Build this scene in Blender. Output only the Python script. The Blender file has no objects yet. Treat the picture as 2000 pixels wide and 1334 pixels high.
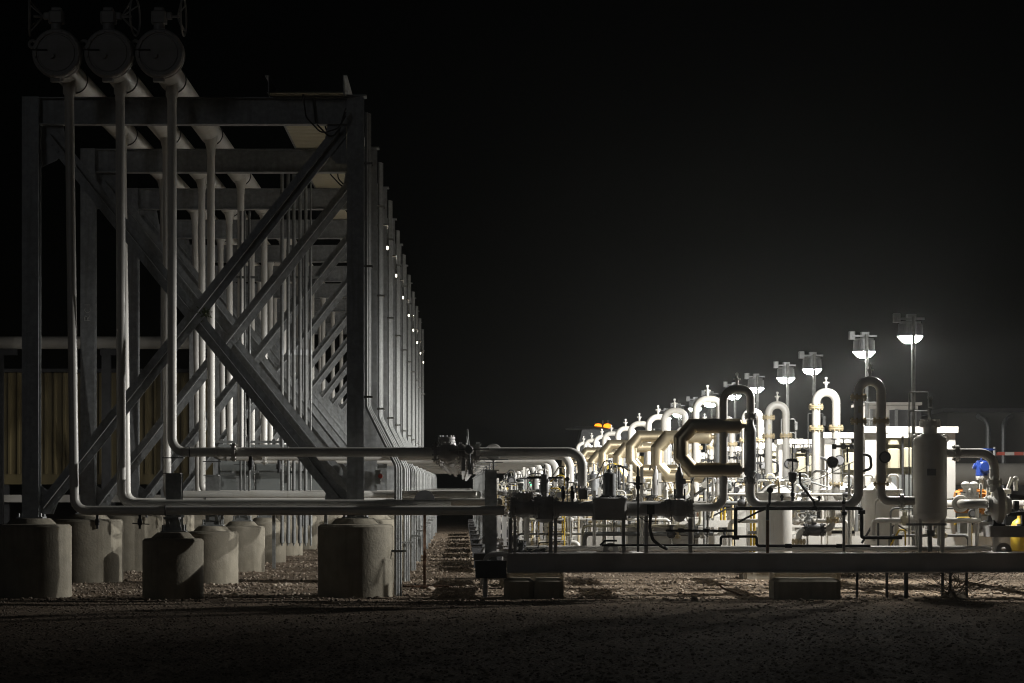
import bpy, math, random
from mathutils import Vector, Matrix
random.seed(7)
V = Vector
R = math.radians
scene = bpy.context.scene
col = scene.collection
ORD = ['front', 'second', 'third', 'fourth', 'fifth', 'sixth', 'seventh', 'eighth', 'ninth', 'tenth']
BAY = 5.58                                            # metres between trestles
YB = [BAY * k for k in range(10)]
YS = [36 * (r - 1) for r in (1, 1.12, 1.293, 1.402, 1.55, 1.68, 1.84, 1.965, 2.12, 2.26)]   # skids stand in pairs
def skid(k): return 'in the front skid' if k == 0 else 'in the %s skid back' % ORD[k]
def bay(k): return 'in the front bay' if k == 0 else 'in the %s bay back' % ORD[k]

def w(px, py, Y=0.0):                                 # measured on the photo -> metres in the plane at depth Y
    D = 1 + Y / 36
    return V(((px - 903) / 145 * D, Y, 1.5 + (950 - py) / 145 * D))

# ------------------------------------------------------------------ materials
def mat(name, color, rough=.5, metal=0.0, var=.12, scale=6.0, bump=0.0, bscale=60.0, emit=None, strength=0, dirt=None, dscale=2.0, damt=.5, spec=.5):
    m = bpy.data.materials.new(name); m.use_nodes = True
    nt = m.node_tree; b = nt.nodes['Principled BSDF']
    b.inputs['Roughness'].default_value = rough; b.inputs['Metallic'].default_value = metal
    b.inputs['Specular IOR Level'].default_value = spec
    tc = nt.nodes.new('ShaderNodeTexCoord')
    n = nt.nodes.new('ShaderNodeTexNoise'); n.inputs['Scale'].default_value = scale; n.inputs['Detail'].default_value = 6
    nt.links.new(tc.outputs['Object'], n.inputs['Vector'])
    r = nt.nodes.new('ShaderNodeValToRGB')
    r.color_ramp.elements[0].position = .3; r.color_ramp.elements[1].position = .7
    c = color
    r.color_ramp.elements[0].color = (c[0] * (1 - var), c[1] * (1 - var), c[2] * (1 - var), 1)
    r.color_ramp.elements[1].color = (min(1, c[0] * (1 + var)), min(1, c[1] * (1 + var)), min(1, c[2] * (1 + var)), 1)
    nt.links.new(n.outputs['Fac'], r.inputs['Fac'])
    out = r.outputs['Color']
    if dirt:
        n2 = nt.nodes.new('ShaderNodeTexNoise'); n2.inputs['Scale'].default_value = dscale; n2.inputs['Detail'].default_value = 8; n2.inputs['Roughness'].default_value = .7
        nt.links.new(tc.outputs['Object'], n2.inputs['Vector'])
        r2 = nt.nodes.new('ShaderNodeValToRGB'); r2.color_ramp.elements[0].position = .48; r2.color_ramp.elements[1].position = .72
        r2.color_ramp.elements[0].color = (0, 0, 0, 1); r2.color_ramp.elements[1].color = (damt, damt, damt, 1)
        nt.links.new(n2.outputs['Fac'], r2.inputs['Fac'])
        mx = nt.nodes.new('ShaderNodeMix'); mx.data_type = 'RGBA'
        nt.links.new(r2.outputs['Color'], mx.inputs['Factor']); nt.links.new(out, mx.inputs['A']); mx.inputs['B'].default_value = (*dirt, 1)
        out = mx.outputs['Result']
    nt.links.new(out, b.inputs['Base Color'])
    rr = nt.nodes.new('ShaderNodeMapRange'); rr.inputs['To Min'].default_value = max(.05, rough - .1); rr.inputs['To Max'].default_value = min(1, rough + .12)
    nt.links.new(n.outputs['Fac'], rr.inputs['Value']); nt.links.new(rr.outputs['Result'], b.inputs['Roughness'])
    if bump:
        n3 = nt.nodes.new('ShaderNodeTexNoise'); n3.inputs['Scale'].default_value = bscale; n3.inputs['Detail'].default_value = 4
        nt.links.new(tc.outputs['Object'], n3.inputs['Vector'])
        bp = nt.nodes.new('ShaderNodeBump'); bp.inputs['Strength'].default_value = bump; bp.inputs['Distance'].default_value = .01
        nt.links.new(n3.outputs['Fac'], bp.inputs['Height']); nt.links.new(bp.outputs['Normal'], b.inputs['Normal'])
    if emit:
        b.inputs['Emission Color'].default_value = (*emit, 1); b.inputs['Emission Strength'].default_value = strength
    return m
def streaks(m, col_, scale=(7, 7, .5), lo=.5, hi=.75, amt=.6):
    nt = m.node_tree; b = nt.nodes['Principled BSDF']; src = b.inputs['Base Color'].links[0].from_socket
    tc = nt.nodes.new('ShaderNodeTexCoord'); mp = nt.nodes.new('ShaderNodeMapping'); mp.inputs['Scale'].default_value = scale
    n = nt.nodes.new('ShaderNodeTexNoise'); n.inputs['Scale'].default_value = 1.6; n.inputs['Detail'].default_value = 7
    r = nt.nodes.new('ShaderNodeMapRange'); r.inputs['From Min'].default_value = lo; r.inputs['From Max'].default_value = hi; r.inputs['To Max'].default_value = amt
    x = nt.nodes.new('ShaderNodeMix'); x.data_type = 'RGBA'; x.inputs['B'].default_value = (*col_, 1)
    nt.links.new(tc.outputs['Object'], mp.inputs['Vector']); nt.links.new(mp.outputs['Vector'], n.inputs['Vector']); nt.links.new(n.outputs['Fac'], r.inputs['Value'])
    nt.links.new(r.outputs['Result'], x.inputs['Factor']); nt.links.new(src, x.inputs['A']); nt.links.new(x.outputs['Result'], b.inputs['Base Color'])
M = {
 'white': mat('white_paint', (.66, .645, .605), .38, var=.05, scale=3, dirt=(.40, .34, .24), dscale=1.6, damt=.35),
 'galv': mat('galvanised_steel', (.30, .31, .315), .5, .55, var=.22, scale=14, dirt=(.2, .2, .19), dscale=3, damt=.6),
 'galvd': mat('dull_galvanised_steel', (.22, .225, .22), .6, .25, var=.2, scale=20),
 'conc': mat('cast_concrete', (.265, .24, .19), .85, var=.16, scale=5, bump=.5, bscale=30, dirt=(.17, .15, .11), dscale=1.7, damt=.75, spec=.3),
 'clad': mat('bronze_tinted_cladding', (.68, .58, .40), .36, .9, var=.06, scale=4),
 'dark': mat('dark_steel', (.06, .06, .062), .5, .3, var=.2),
 'black': mat('black_insulation', (.02, .02, .02), .75, var=.3, scale=30, bump=.4),
 'flange': mat('primed_flange', (.60, .50, .31), .5, var=.15, scale=16, dirt=(.35, .22, .10), dscale=9, damt=.5),
 'beam': mat('skid_paint', (.42, .41, .40), .45, var=.08, scale=2, dirt=(.2, .18, .15), dscale=1.2, damt=.5),
 'grey': mat('grey_panel', (.22, .235, .23), .5, var=.08, scale=2),
 'blue': mat('blue_paint', (.018, .05, .26), .35, var=.1),
 'yellow': mat('yellow_paint', (.62, .42, .04), .45, var=.12),
 'orange': mat('orange_paint', (.45, .19, .035), .45, var=.12),
 'red': mat('red_paint', (.5, .06, .04), .45, var=.1),
 'rust': mat('rusty_steel', (.17, .09, .05), .8, var=.35, scale=25),
 'corr': mat('yellow_wall_sheet', (.155, .122, .056), .5, var=.12, scale=.8),
 'cream': mat('cream_box', (.58, .54, .40), .45, var=.07),
 'pale': mat('pale_wall', (.42, .40, .36), .6, var=.08, scale=1),
 'hallw': mat('dull_wall', (.09, .088, .08), .7, var=.1, scale=.6),
 'tapered': mat('faded_red_band', (.30, .055, .035), .7),
 'tapewhite': mat('faded_white_band', (.33, .32, .30), .7),
 'glass': mat('gauge_glass', (.30, .30, .31), .12, var=.05),
 'chrome': mat('polished_steel', (.75, .74, .70), .2, 1.0, var=.08, scale=20),
 'stick': mat('dry_twig', (.10, .075, .045), .85, var=.3, scale=30),
 'weed': mat('green_weed', (.09, .11, .05), .8, var=.3, scale=30),
 'lamp': mat('lamp_glass_lit', (.9, .9, .9), .3, emit=(1.0, .97, .90), strength=420),
 'small': mat('post_lamp_lit', (.9, .9, .8), .3, emit=(1.0, .93, .74), strength=5),
 'beacon': mat('amber_beacon_lit', (.9, .35, .02), .3, emit=(1.0, .28, .01), strength=2.2),
 'led': mat('green_light_lit', (.1, .8, .3), .3, emit=(.15, 1.0, .45), strength=6),
 'fin': mat('cast_aluminium', (.24, .245, .25), .45, .5, var=.1, scale=20),
 'chalk': mat('chalk', (.5, .5, .48), .9, var=.2, scale=60),
}

streaks(M['conc'], (.15, .13, .095)); streaks(M['conc'], (.36, .335, .28), (3, 3, .7), .58, .8, .5)
streaks(M['galv'], (.17, .17, .16), (9, 9, .6), .5, .75, .6); streaks(M['corr'], (.10, .08, .04), (2, 2, .25), .45, .75, .7)
streaks(M['white'], (.34, .29, .21), (11, 11, 1.1), .6, .85, .5); streaks(M['beam'], (.25, .22, .18), (1.5, 1.5, 3), .52, .8, .5)
# ------------------------------------------------------------------ mesh builder
ORIGIN = {}
def perp(d):
    a = V((0, 0, 1)) if abs(d.z) < .9 else V((0, 1, 0))
    u = a.cross(d).normalized(); return u, d.cross(u).normalized()
class MB:
    def __init__(s): s.v = []; s.f = []
    def add(s, vs, fs):
        n = len(s.v); s.v += [tuple(p) for p in vs]; s.f += [tuple(i + n for i in f) for f in fs]; return s
    def box(s, c, sz, rz=0, ch=0):
        x, y, z = sz[0] / 2, sz[1] / 2, sz[2] / 2
        ca, sa = math.cos(rz), math.sin(rz)
        if ch:                                        # chamfered vertical edges and top
            def ring(d, zz): 
                q = min(ch, x, y)
                return [(-x + d, -y + d + q, zz), (-x + d + q, -y + d, zz), (x - d - q, -y + d, zz), (x - d, -y + d + q, zz), (x - d, y - d - q, zz), (x - d - q, y - d, zz), (-x + d + q, y - d, zz), (-x + d, y - d - q, zz)]
            vs = ring(0, -z) + ring(0, z - ch * .6) + ring(ch * .6, z)
            fs = [tuple(range(7, -1, -1)), tuple(range(16, 24))]
            for a in (0, 8):
                for i in range(8): fs.append((a + i, a + (i + 1) % 8, a + 8 + (i + 1) % 8, a + 8 + i))
        else:
            vs = [(-x, -y, -z), (x, -y, -z), (x, y, -z), (-x, y, -z), (-x, -y, z), (x, -y, z), (x, y, z), (-x, y, z)]
            fs = [(3, 2, 1, 0), (4, 5, 6, 7), (0, 1, 5, 4), (1, 2, 6, 5), (2, 3, 7, 6), (3, 0, 4, 7)]
        return s.add([(c[0] + a * ca - b * sa, c[1] + a * sa + b * ca, c[2] + d) for a, b, d in vs], fs)
    def prism(s, prof, p, q, yax):
        p, q, yax = V(p), V(q), V(yax); d = (q - p).normalized()
        y = (yax - d * yax.dot(d)).normalized(); x = y.cross(d)
        n = len(prof)
        vs = [p + x * a + y * b for a, b in prof] + [q + x * a + y * b for a, b in prof]
        fs = [tuple(range(n - 1, -1, -1)), tuple(range(n, 2 * n))] + [(i, (i + 1) % n, n + (i + 1) % n, n + i) for i in range(n)]
        return s.add(vs, fs)
    def ibeam(s, p, q, h, wd, yax, tf=.016, tw=.011):
        a, b, t = wd / 2, h / 2, tw / 2
        return s.prism([(-a, -b), (a, -b), (a, -b + tf), (t, -b + tf), (t, b - tf), (a, b - tf), (a, b), (-a, b), (-a, b - tf), (-t, b - tf), (-t, -b + tf), (-a, -b + tf)], p, q, yax)
    def bar(s, p, q, a, b, yax=(0, 0, 1)):
        return s.prism([(-a / 2, -b / 2), (a / 2, -b / 2), (a / 2, b / 2), (-a / 2, b / 2)], p, q, yax)
    def tube(s, pts, r, seg=18, fil=0, n=7, caps=True):
        P = [V(p) for p in pts]
        if fil:
            Q = [P[0]]
            for i in range(1, len(P) - 1):
                a, b, c = P[i - 1], P[i], P[i + 1]
                d0 = (a - b).normalized(); d1 = (c - b).normalized(); ang = d0.angle(d1)
                if ang > 3.1: continue
                t = min(fil / math.tan(ang / 2), (a - b).length * .499, (c - b).length * .499)
                rr = t * math.tan(ang / 2); cen = b + (d0 + d1).normalized() * (rr / math.sin(ang / 2))
                s0 = b + d0 * t - cen; s1 = b + d1 * t - cen; tot = s0.angle(s1); ax = s0.cross(s1).normalized()
                for k in range(n + 1): Q.append(cen + Matrix.Rotation(tot * k / n, 3, ax) @ s0)
            Q.append(P[-1]); P = Q
        P2 = [P[0]]
        for p in P[1:]:
            if (p - P2[-1]).length > 1e-5: P2.append(p)
        P = P2
        dirs = [(P[i + 1] - P[i]).normalized() for i in range(len(P) - 1)]
        u, v = perp(dirs[0])
        off = [u * math.cos(2 * math.pi * j / seg) * r + v * math.sin(2 * math.pi * j / seg) * r for j in range(seg)]
        vs = [P[0] + o for o in off]
        for i in range(1, len(P) - 1):
            d0, d1 = dirs[i - 1], dirs[i]; nn = (d0 + d1).normalized()
            o2 = [o - d0 * (o.dot(nn) / d0.dot(nn)) for o in off]
            vs += [P[i] + o for o in o2]
            off = [o - d1 * o.dot(d1) for o in o2]
        vs += [P[-1] + o for o in off]
        fs = []
        for i in range(len(P) - 1):
            for j in range(seg): fs.append((i * seg + j, i * seg + (j + 1) % seg, (i + 1) * seg + (j + 1) % seg, (i + 1) * seg + j))
        if caps: fs += [tuple(range(seg - 1, -1, -1)), tuple(range(len(vs) - seg, len(vs)))]
        return s.add(vs, fs)
    def lathe(s, prof, o=(0, 0, 0), ax=(0, 0, 1), seg=24):
        o, d = V(o), V(ax).normalized(); u, v = perp(d)
        vs = []; rows = []
        for r, h in prof:
            if r < 1e-6: rows.append([len(vs)]); vs.append(o + d * h)
            else:
                rows.append(list(range(len(vs), len(vs) + seg)))
                vs += [o + d * h + (u * math.cos(2 * math.pi * j / seg) + v * math.sin(2 * math.pi * j / seg)) * r for j in range(seg)]
        fs = []
        for a, b in zip(rows, rows[1:]):
            for j in range(seg):
                k = (j + 1) % seg
                if len(a) == 1 and len(b) == 1: continue
                if len(a) == 1: fs.append((a[0], b[k], b[j]))
                elif len(b) == 1: fs.append((a[j], a[k], b[0]))
                else: fs.append((a[j], a[k], b[k], b[j]))
        if len(rows[0]) > 1: fs.append(tuple(reversed(rows[0])))
        if len(rows[-1]) > 1: fs.append(tuple(rows[-1]))
        return s.add(vs, fs)
    def cyl(s, p, q, r, seg=16, bev=0):
        p, q = V(p), V(q); L = (q - p).length
        pr = [(r - bev, 0), (r, bev), (r, L - bev), (r - bev, L)] if bev else [(r, 0), (r, L)]
        return s.lathe(pr, p, q - p, seg)
    def ball(s, c, r, seg=12):
        return s.lathe([(r * math.sin(math.pi * i / 8), -r * math.cos(math.pi * i / 8)) for i in range(9)], c, (0, 0, 1), seg)
    def torus(s, c, ax, R_, r, seg=28, sg=8):
        d = V(ax).normalized(); u, v = perp(d); c = V(c); vs = []; fs = []
        for i in range(seg):
            a = 2 * math.pi * i / seg; e = u * math.cos(a) + v * math.sin(a)
            for j in range(sg):
                b = 2 * math.pi * j / sg; vs.append(c + e * (R_ + r * math.cos(b)) + d * r * math.sin(b))
        for i in range(seg):
            for j in range(sg):
                fs.append((i * sg + j, ((i + 1) % seg) * sg + j, ((i + 1) % seg) * sg + (j + 1) % sg, i * sg + (j + 1) % sg))
        return s.add(vs, fs)
    def flange(s, c, ax, r, t=.022, nb=8, pair=True, br=.013):
        c, d = V(c), V(ax).normalized(); u, v = perp(d); L = (2 * t + .006) if pair else t
        if pair:
            s.cyl(c - d * (t + .003), c - d * .003, r, 24); s.cyl(c + d * .003, c + d * (t + .003), r, 24); s.cyl(c - d * .003, c + d * .003, r * .72, 20)
        else: s.cyl(c - d * t / 2, c + d * t / 2, r, 24)
        for j in range(nb):
            a = 2 * math.pi * (j + .5) / nb; e = (u * math.cos(a) + v * math.sin(a)) * r * .82
            s.cyl(c + e - d * (L / 2 + .022), c + e + d * (L / 2 + .022), br, 6)
        return s
    def build(s, name, m, parent=None, label=None, kind=None, smooth=38):
        me = bpy.data.meshes.new(name); o = V((0, 0, 0)); p = parent
        while p is not None:
            if p.name in ORIGIN: o = ORIGIN[p.name]; break
            p = p.parent
        me.from_pydata([(a - o.x, b - o.y, c - o.z) for a, b, c in s.v], [], s.f)
        me.polygons.foreach_set('use_smooth', [True] * len(me.polygons)); me.set_sharp_from_angle(angle=R(smooth))
        me.materials.append(M[m] if isinstance(m, str) else m); me.update()
        ob = bpy.data.objects.new(name, me); col.objects.link(ob)
        if parent: ob.parent = parent
        if label: ob['label'] = label
        if kind: ob['kind'] = kind
        return ob
    def solo(s, name, m, label, cat, loc=(0, 0, 0), group=None):
        me_o = V(loc); s.v = [(a - me_o.x, b - me_o.y, c - me_o.z) for a, b, c in s.v]
        ob = s.build(name, m); ob.location = me_o; tag(ob, label, cat, group); ORIGIN[ob.name] = me_o; return ob
def tag(o, label, cat, group=None):
    o['label'] = label; o['category'] = cat
    if group: o['group'] = group
    return o
def T(name, label, cat, loc, group=None):
    o = bpy.data.objects.new(name, None); col.objects.link(o); o.location = loc; o.empty_display_size = .2
    ORIGIN[o.name] = V(loc); return tag(o, label, cat, group)
def dup(root, dy, label, dx=0, dz=0):
    c = root.copy(); col.objects.link(c); c.location = root.location + V((dx, dy, dz)); c['label'] = label; ORIGIN[c.name] = V(c.location)
    for ch in list(root.children):
        d = ch.copy(); col.objects.link(d); d.parent = c
        for g in list(ch.children):
            e = g.copy(); col.objects.link(e); e.parent = d
    return c
def row(root, template, ys, kmax, where, first=0, dz=lambda k: 0):     # the same thing in the next bays or skids, each with its own label
    root['label'] = template % where(first)
    for k in range(first + 1, kmax): dup(root, ys[k] - ys[first], template % where(k), 0, dz(k))

# ------------------------------------------------------------------ the setting: ground, gravel
def noise2(x, y):
    return (math.sin(x * 1.3 + 1.7 * math.sin(y * .7)) * .5 + math.sin(y * 1.9 + x * .6 + 2) * .3 + math.sin(x * 3.7 - y * 2.9) * .2)
g = MB(); nx, ny = 150, 240
xs = [-14 + 30 * i / nx for i in range(nx + 1)]; yl = [-22 + 84 * j / ny for j in range(ny + 1)]
def gz(x, y):
    e = min(1, max(0, (x + 14) / 2), max(0, (16 - x) / 2)) * min(1, max(0, (y + 22) / 3), max(0, (62 - y) / 5))
    return .012 * noise2(x * 1.1, y * 1.1) * e
vs = [(x, y, gz(x, y)) for y in yl for x in xs]
fs = [(j * (nx + 1) + i, j * (nx + 1) + i + 1, (j + 1) * (nx + 1) + i + 1, (j + 1) * (nx + 1) + i) for j in range(ny) for i in range(nx)]
g.add(vs, fs)
for a in ((-400, -80, 400, -22), (-400, 62, 400, 700), (-400, -22, -14, 62), (16, -22, 400, 62)):
    g.add([(a[0], a[1], 0), (a[2], a[1], 0), (a[2], a[3], 0), (a[0], a[3], 0)], [(0, 1, 2, 3)])
mg = bpy.data.materials.new('gravel_ground'); mg.use_nodes = True; nt = mg.node_tree; b = nt.nodes['Principled BSDF']
b.inputs['Roughness'].default_value = .95; b.inputs['Specular IOR Level'].default_value = .2
tc = nt.nodes.new('ShaderNodeTexCoord')
vo = nt.nodes.new('ShaderNodeTexVoronoi'); vo.inputs['Scale'].default_value = 26
n1 = nt.nodes.new('ShaderNodeTexNoise'); n1.inputs['Scale'].default_value = .55; n1.inputs['Detail'].default_value = 8; n1.inputs['Roughness'].default_value = .65
for n in (vo, n1): nt.links.new(tc.outputs['Object'], n.inputs['Vector'])
r1 = nt.nodes.new('ShaderNodeValToRGB'); r1.color_ramp.elements[0].color = (.16, .115, .078, 1); r1.color_ramp.elements[1].color = (.33, .26, .19, 1)
r1.color_ramp.elements[0].position = .3; r1.color_ramp.elements[1].position = .72
nt.links.new(n1.outputs['Fac'], r1.inputs['Fac'])
hs = nt.nodes.new('ShaderNodeMix'); hs.data_type = 'RGBA'; hs.blend_type = 'MULTIPLY'; hs.inputs['Factor'].default_value = .55
sep = nt.nodes.new('ShaderNodeSeparateColor'); nt.links.new(vo.outputs['Color'], sep.inputs['Color'])
cr = nt.nodes.new('ShaderNodeMapRange'); cr.inputs['To Min'].default_value = .35; cr.inputs['To Max'].default_value = 1.25
nt.links.new(sep.outputs['Red'], cr.inputs['Value']); nt.links.new(r1.outputs['Color'], hs.inputs['A']); nt.links.new(cr.outputs['Result'], hs.inputs['B'])
nt.links.new(hs.outputs['Result'], b.inputs['Base Color'])
bp = nt.nodes.new('ShaderNodeBump'); bp.inputs['Strength'].default_value = 1.0; bp.inputs['Distance'].default_value = .035; bp.invert = True
nt.links.new(vo.outputs['Distance'], bp.inputs['Height']); nt.links.new(bp.outputs['Normal'], b.inputs['Normal'])
go = g.build('ground', mg); go['kind'] = 'structure'

st = bpy.data.materials.new('loose_stones'); st.use_nodes = True; nt = st.node_tree; b = nt.nodes['Principled BSDF']; b.inputs['Roughness'].default_value = .9
tc = nt.nodes.new('ShaderNodeTexCoord'); vo = nt.nodes.new('ShaderNodeTexVoronoi'); vo.inputs['Scale'].default_value = 9
nt.links.new(tc.outputs['Object'], vo.inputs['Vector']); sep = nt.nodes.new('ShaderNodeSeparateColor'); nt.links.new(vo.outputs['Color'], sep.inputs['Color'])
r1 = nt.nodes.new('ShaderNodeValToRGB'); r1.color_ramp.elements[0].color = (.12, .085, .06, 1); r1.color_ramp.elements[1].color = (.44, .37, .29, 1)
nt.links.new(sep.outputs['Red'], r1.inputs['Fac']); nt.links.new(r1.outputs['Color'], b.inputs['Base Color'])
s = MB()
t = (1 + 5 ** .5) / 2
IV = [V(p).normalized() for p in ((-1, t, 0), (1, t, 0), (-1, -t, 0), (1, -t, 0), (0, -1, t), (0, 1, t), (0, -1, -t), (0, 1, -t), (t, 0, -1), (t, 0, 1), (-t, 0, -1), (-t, 0, 1))]
IFC = [(0, 11, 5), (0, 5, 1), (0, 1, 7), (0, 7, 10), (0, 10, 11), (1, 5, 9), (5, 11, 4), (11, 10, 2), (10, 7, 6), (7, 1, 8), (3, 9, 4), (3, 4, 2), (3, 2, 6), (3, 6, 8), (3, 8, 9), (4, 9, 5), (2, 4, 11), (6, 2, 10), (8, 6, 7), (9, 8, 1)]
for i in range(38000):
    y = -17 + 58 * random.random() ** 1.35; x = random.uniform(-8.5, 10) * (1 + max(-14, y) / 60)
    r = random.choice((.012, .015, .018, .02, .024, .03)) * random.uniform(.8, 1.2)
    if y < -1: r *= .62
    elif random.random() < .01: r *= 1.8
    a = random.uniform(0, 6.28); ca, sa = math.cos(a), math.sin(a); sx, sy, sz = random.uniform(.8, 1.4), random.uniform(.7, 1.1), random.uniform(.5, .85)
    z = gz(x, y) + r * .25; n = len(s.v)
    for p in IV:
        k = random.uniform(.8, 1.15) * r
        px_, py_ = p.x * sx * k, p.y * sy * k
        s.v.append((x + px_ * ca - py_ * sa, y + px_ * sa + py_ * ca, z + p.z * sz * k))
    s.f += [(a_ + n, b_ + n, c_ + n) for a_, b_, c_ in IFC]
gr = s.build('gravel', st, smooth=20); gr['kind'] = 'stuff'; gr['label'] = 'loose brown gravel strewn over the yard'

# ------------------------------------------------------------------ concrete piers
def pier_mb(c, r, h, ped):
    return MB().lathe([(r, -.05), (r, h - .03), (r - .03, h), (ped + .09, h + .008), (ped + .02, h + .075), (ped, h + .085)], c, (0, 0, 1), 40)
YF = .5
XL, XR = w(61.5, 0, YF).x, w(694.5, 0, YF).x
for x, r, nm in ((XL, .545, 'outer'), (XR, .515, 'aisle')):
    p = pier_mb((x, YF, 0), r, .98, .25).solo('concrete_pier', 'conc', '', 'pier', (x, YF, 0), 'round concrete piers under the trestle posts')
    row(p, 'wide round concrete pier under the %s post of the trestle %%s' % nm, YB, 10, bay)
XP = w(338, 0, -.1).x
p = pier_mb((XP, -.1, 0), .41, .80, .2).solo('concrete_pier', 'conc', '', 'pier', (XP, -.1, 0), 'small concrete piers under the pipe supports')
row(p, 'narrower round concrete pier carrying the pipe support %s', YB, 10, bay)

# ------------------------------------------------------------------ trestles
ZT, ZB = 6.81, 1.065
def trestle():
    t = T('steel_trestle', '', 'trestle', (0, YF, 0), 'steel trestles of the pipe rack')
    for x in (XL, XR):
        mb = MB().ibeam((x, YF, ZB + .02), (x, YF, ZT), .22, .228, (0, 1, 0))
        post = mb.build('post', 'galv', t)
        bpz = MB().box((x, YF, ZB + .0102), (.36, .36, .02))
        for a in (-1, 1):
            for b_ in (-1, 1): bpz.cyl((x + a * .15, YF + b_ * .15, ZB + .02), (x + a * .15, YF + b_ * .15, ZB + .07), .016, 6)
        bpz.build('base_plate', 'galv', post)
    MB().box(((XR), YF, ZT + .012), (.30, .27, .02)).build('cap_plate', 'galv', t)
    MB().ibeam((XL + .117, YF, ZT - .19), (XR - .117, YF, ZT - .19), .37, .20, (0, 0, 1), .018, .012).build('cross_beam', 'galv', t)
    def brace(a, b_, y):
        a, b_ = w(*a, YF), w(*b_, YF); a.y = b_.y = y
        prof = [(-.105, 0), (.105, 0), (.105, .014), (.008, .014), (.008, .12), (-.008, .12), (-.008, .014), (-.105, .014)]
        prof = [(q, -s_) for q, s_ in reversed(prof)]
        m = MB().prism(prof, a, b_, (0, 1, 0))
        d = (b_ - a).normalized(); n = V((0, 1, 0)).cross(d)
        for e in (a + d * .12, a + d * .24, b_ - d * .12, b_ - d * .24, (a + b_) / 2 + d * .1, (a + b_) / 2 - d * .1):
            for q in (-.06, .06): m.cyl(e + n * q + V((0, -.03, 0)), e + n * q + V((0, .02, 0)), .017, 6)
        return m.build('brace', 'galv', t)
    brace((86, 992), (664, 258), YF - .02)
    brace((96, 262), (668, 980), YF + .075)
    def plate(pts, y):
        P = [w(*p, YF) for p in pts]
        m = MB(); n = len(P)
        m.add([(p.x, y, p.z) for p in P] + [(p.x, y + .012, p.z) for p in P], [tuple(range(n)), tuple(range(2 * n - 1, n - 1, -1))] + [(i, n + i, n + (i + 1) % n, (i + 1) % n) for i in range(n)])
        return m
    for pts, y in (([(79, 948), (97, 960), (112, 984), (104, 1004), (79, 1005)], YF - .005), ([(677, 320), (655, 320), (632, 285), (640, 244), (677, 244)], YF - .005),
                   ([(79, 244), (122, 244), (130, 290), (108, 312), (79, 325)], YF + .09), ([(677, 960), (640, 935), (632, 985), (660, 1004), (677, 1004)], YF + .09)):
        plate(pts, y).build('gusset_plate', 'galv', t)
    return t
tr = trestle()
row(tr, 'galvanised steel trestle with X bracing over concrete piers, %s', YB, 10, bay)
# hand-chalked mark on the second trestle's outer post
for o in list(bpy.data.objects):
    if o.get('category') == 'trestle' and 'second' in o['label']:
        zc_ = w(0, 612, YF + BAY).z; yy = YF + BAY - .113; m = MB()
        # letters read upward: u runs up the post, v runs to the left
        for st_ in ([(0, 0), (.0, .09)], [(0, .09), (.05, .09), (.075, .07), (.05, .045), (0, .045)], [(.03, .045), (.085, 0)], [(.19, .08), (.16, .09), (.125, .06), (.125, .03), (.16, 0), (.19, .012)], [(.245, 0), (.245, .09)]):
            m.tube([(XL + .04 - (v_ - .0) + .0, yy, zc_ - .12 + u_) for u_, v_ in st_], .004, 5)
        m.build('chalk_mark', 'chalk', o)

# vertical conduits strapped to each aisle post, bent out to the aisle at the bottom
def conduit_run():
    t = T('conduit_run', '', 'conduits', (XR + .2, YF, 0), 'conduit runs down the trestle posts')
    for i, dx in enumerate((.0, .055, .11)):
        y = YF - .05 + .06 * i; x0 = XR + .15 + dx * .35
        MB().tube([(x0, y, 6.6), (x0, y, 2.58), (XR + .55 + dx * .55, y, 1.78), (XR + .55 + dx * .55, y, -.02)], .021, 10, fil=.18).build('conduit', 'galvd', t)
    for z in (5.9, 4.5, 2.72):
        MB().bar((XR + .1165, YF - .09, z), (XR + .235, YF - .09, z), .02, .03).bar((XR + .1165, YF + .125, z), (XR + .235, YF + .125, z), .02, .03).build('clamp', 'chrome', t)
    MB().bar((XR + .45, YF - .13, .62), (XR + .70, YF - .13, .62), .03, .03).build('clamp', 'galvd', t)
    return t
row(conduit_run(), 'bundle of grey conduits bent outward beside the aisle post %s', YB, 10, bay)

# small well-glass lamps hanging on the aisle posts
def post_lamp():
    c = V((XR + .27, YF + .32, 5.28))
    t = T('post_lamp', '', 'lamp', c, 'small lamps on the trestle posts')
    MB().tube([(XR + .1145, YF + .1, 5.62), (XR + .27, YF + .1, 5.62), (c.x, c.y, 5.62), (c.x, c.y, 5.5)], .014, 8, fil=.04).build('arm', 'chrome', t)
    MB().lathe([(.012, .22), (.015, .2), (.016, .08), (.02, .03)], c, (0, 0, 1), 14).build('lamp_cap', 'chrome', t)
    MB().lathe([(0, -.028), (.011, -.022), (.015, -.005), (.015, .012), (.011, .03)], c, (0, 0, 1), 14).build('bulb_glass', 'small', t)
    return t
pl = post_lamp(); pl.location.y += BAY; ORIGIN[pl.name] = V(pl.location)
row(pl, 'small lit well glass lamp hanging beside the aisle post %s', YB, 9, bay, first=1)

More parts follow.
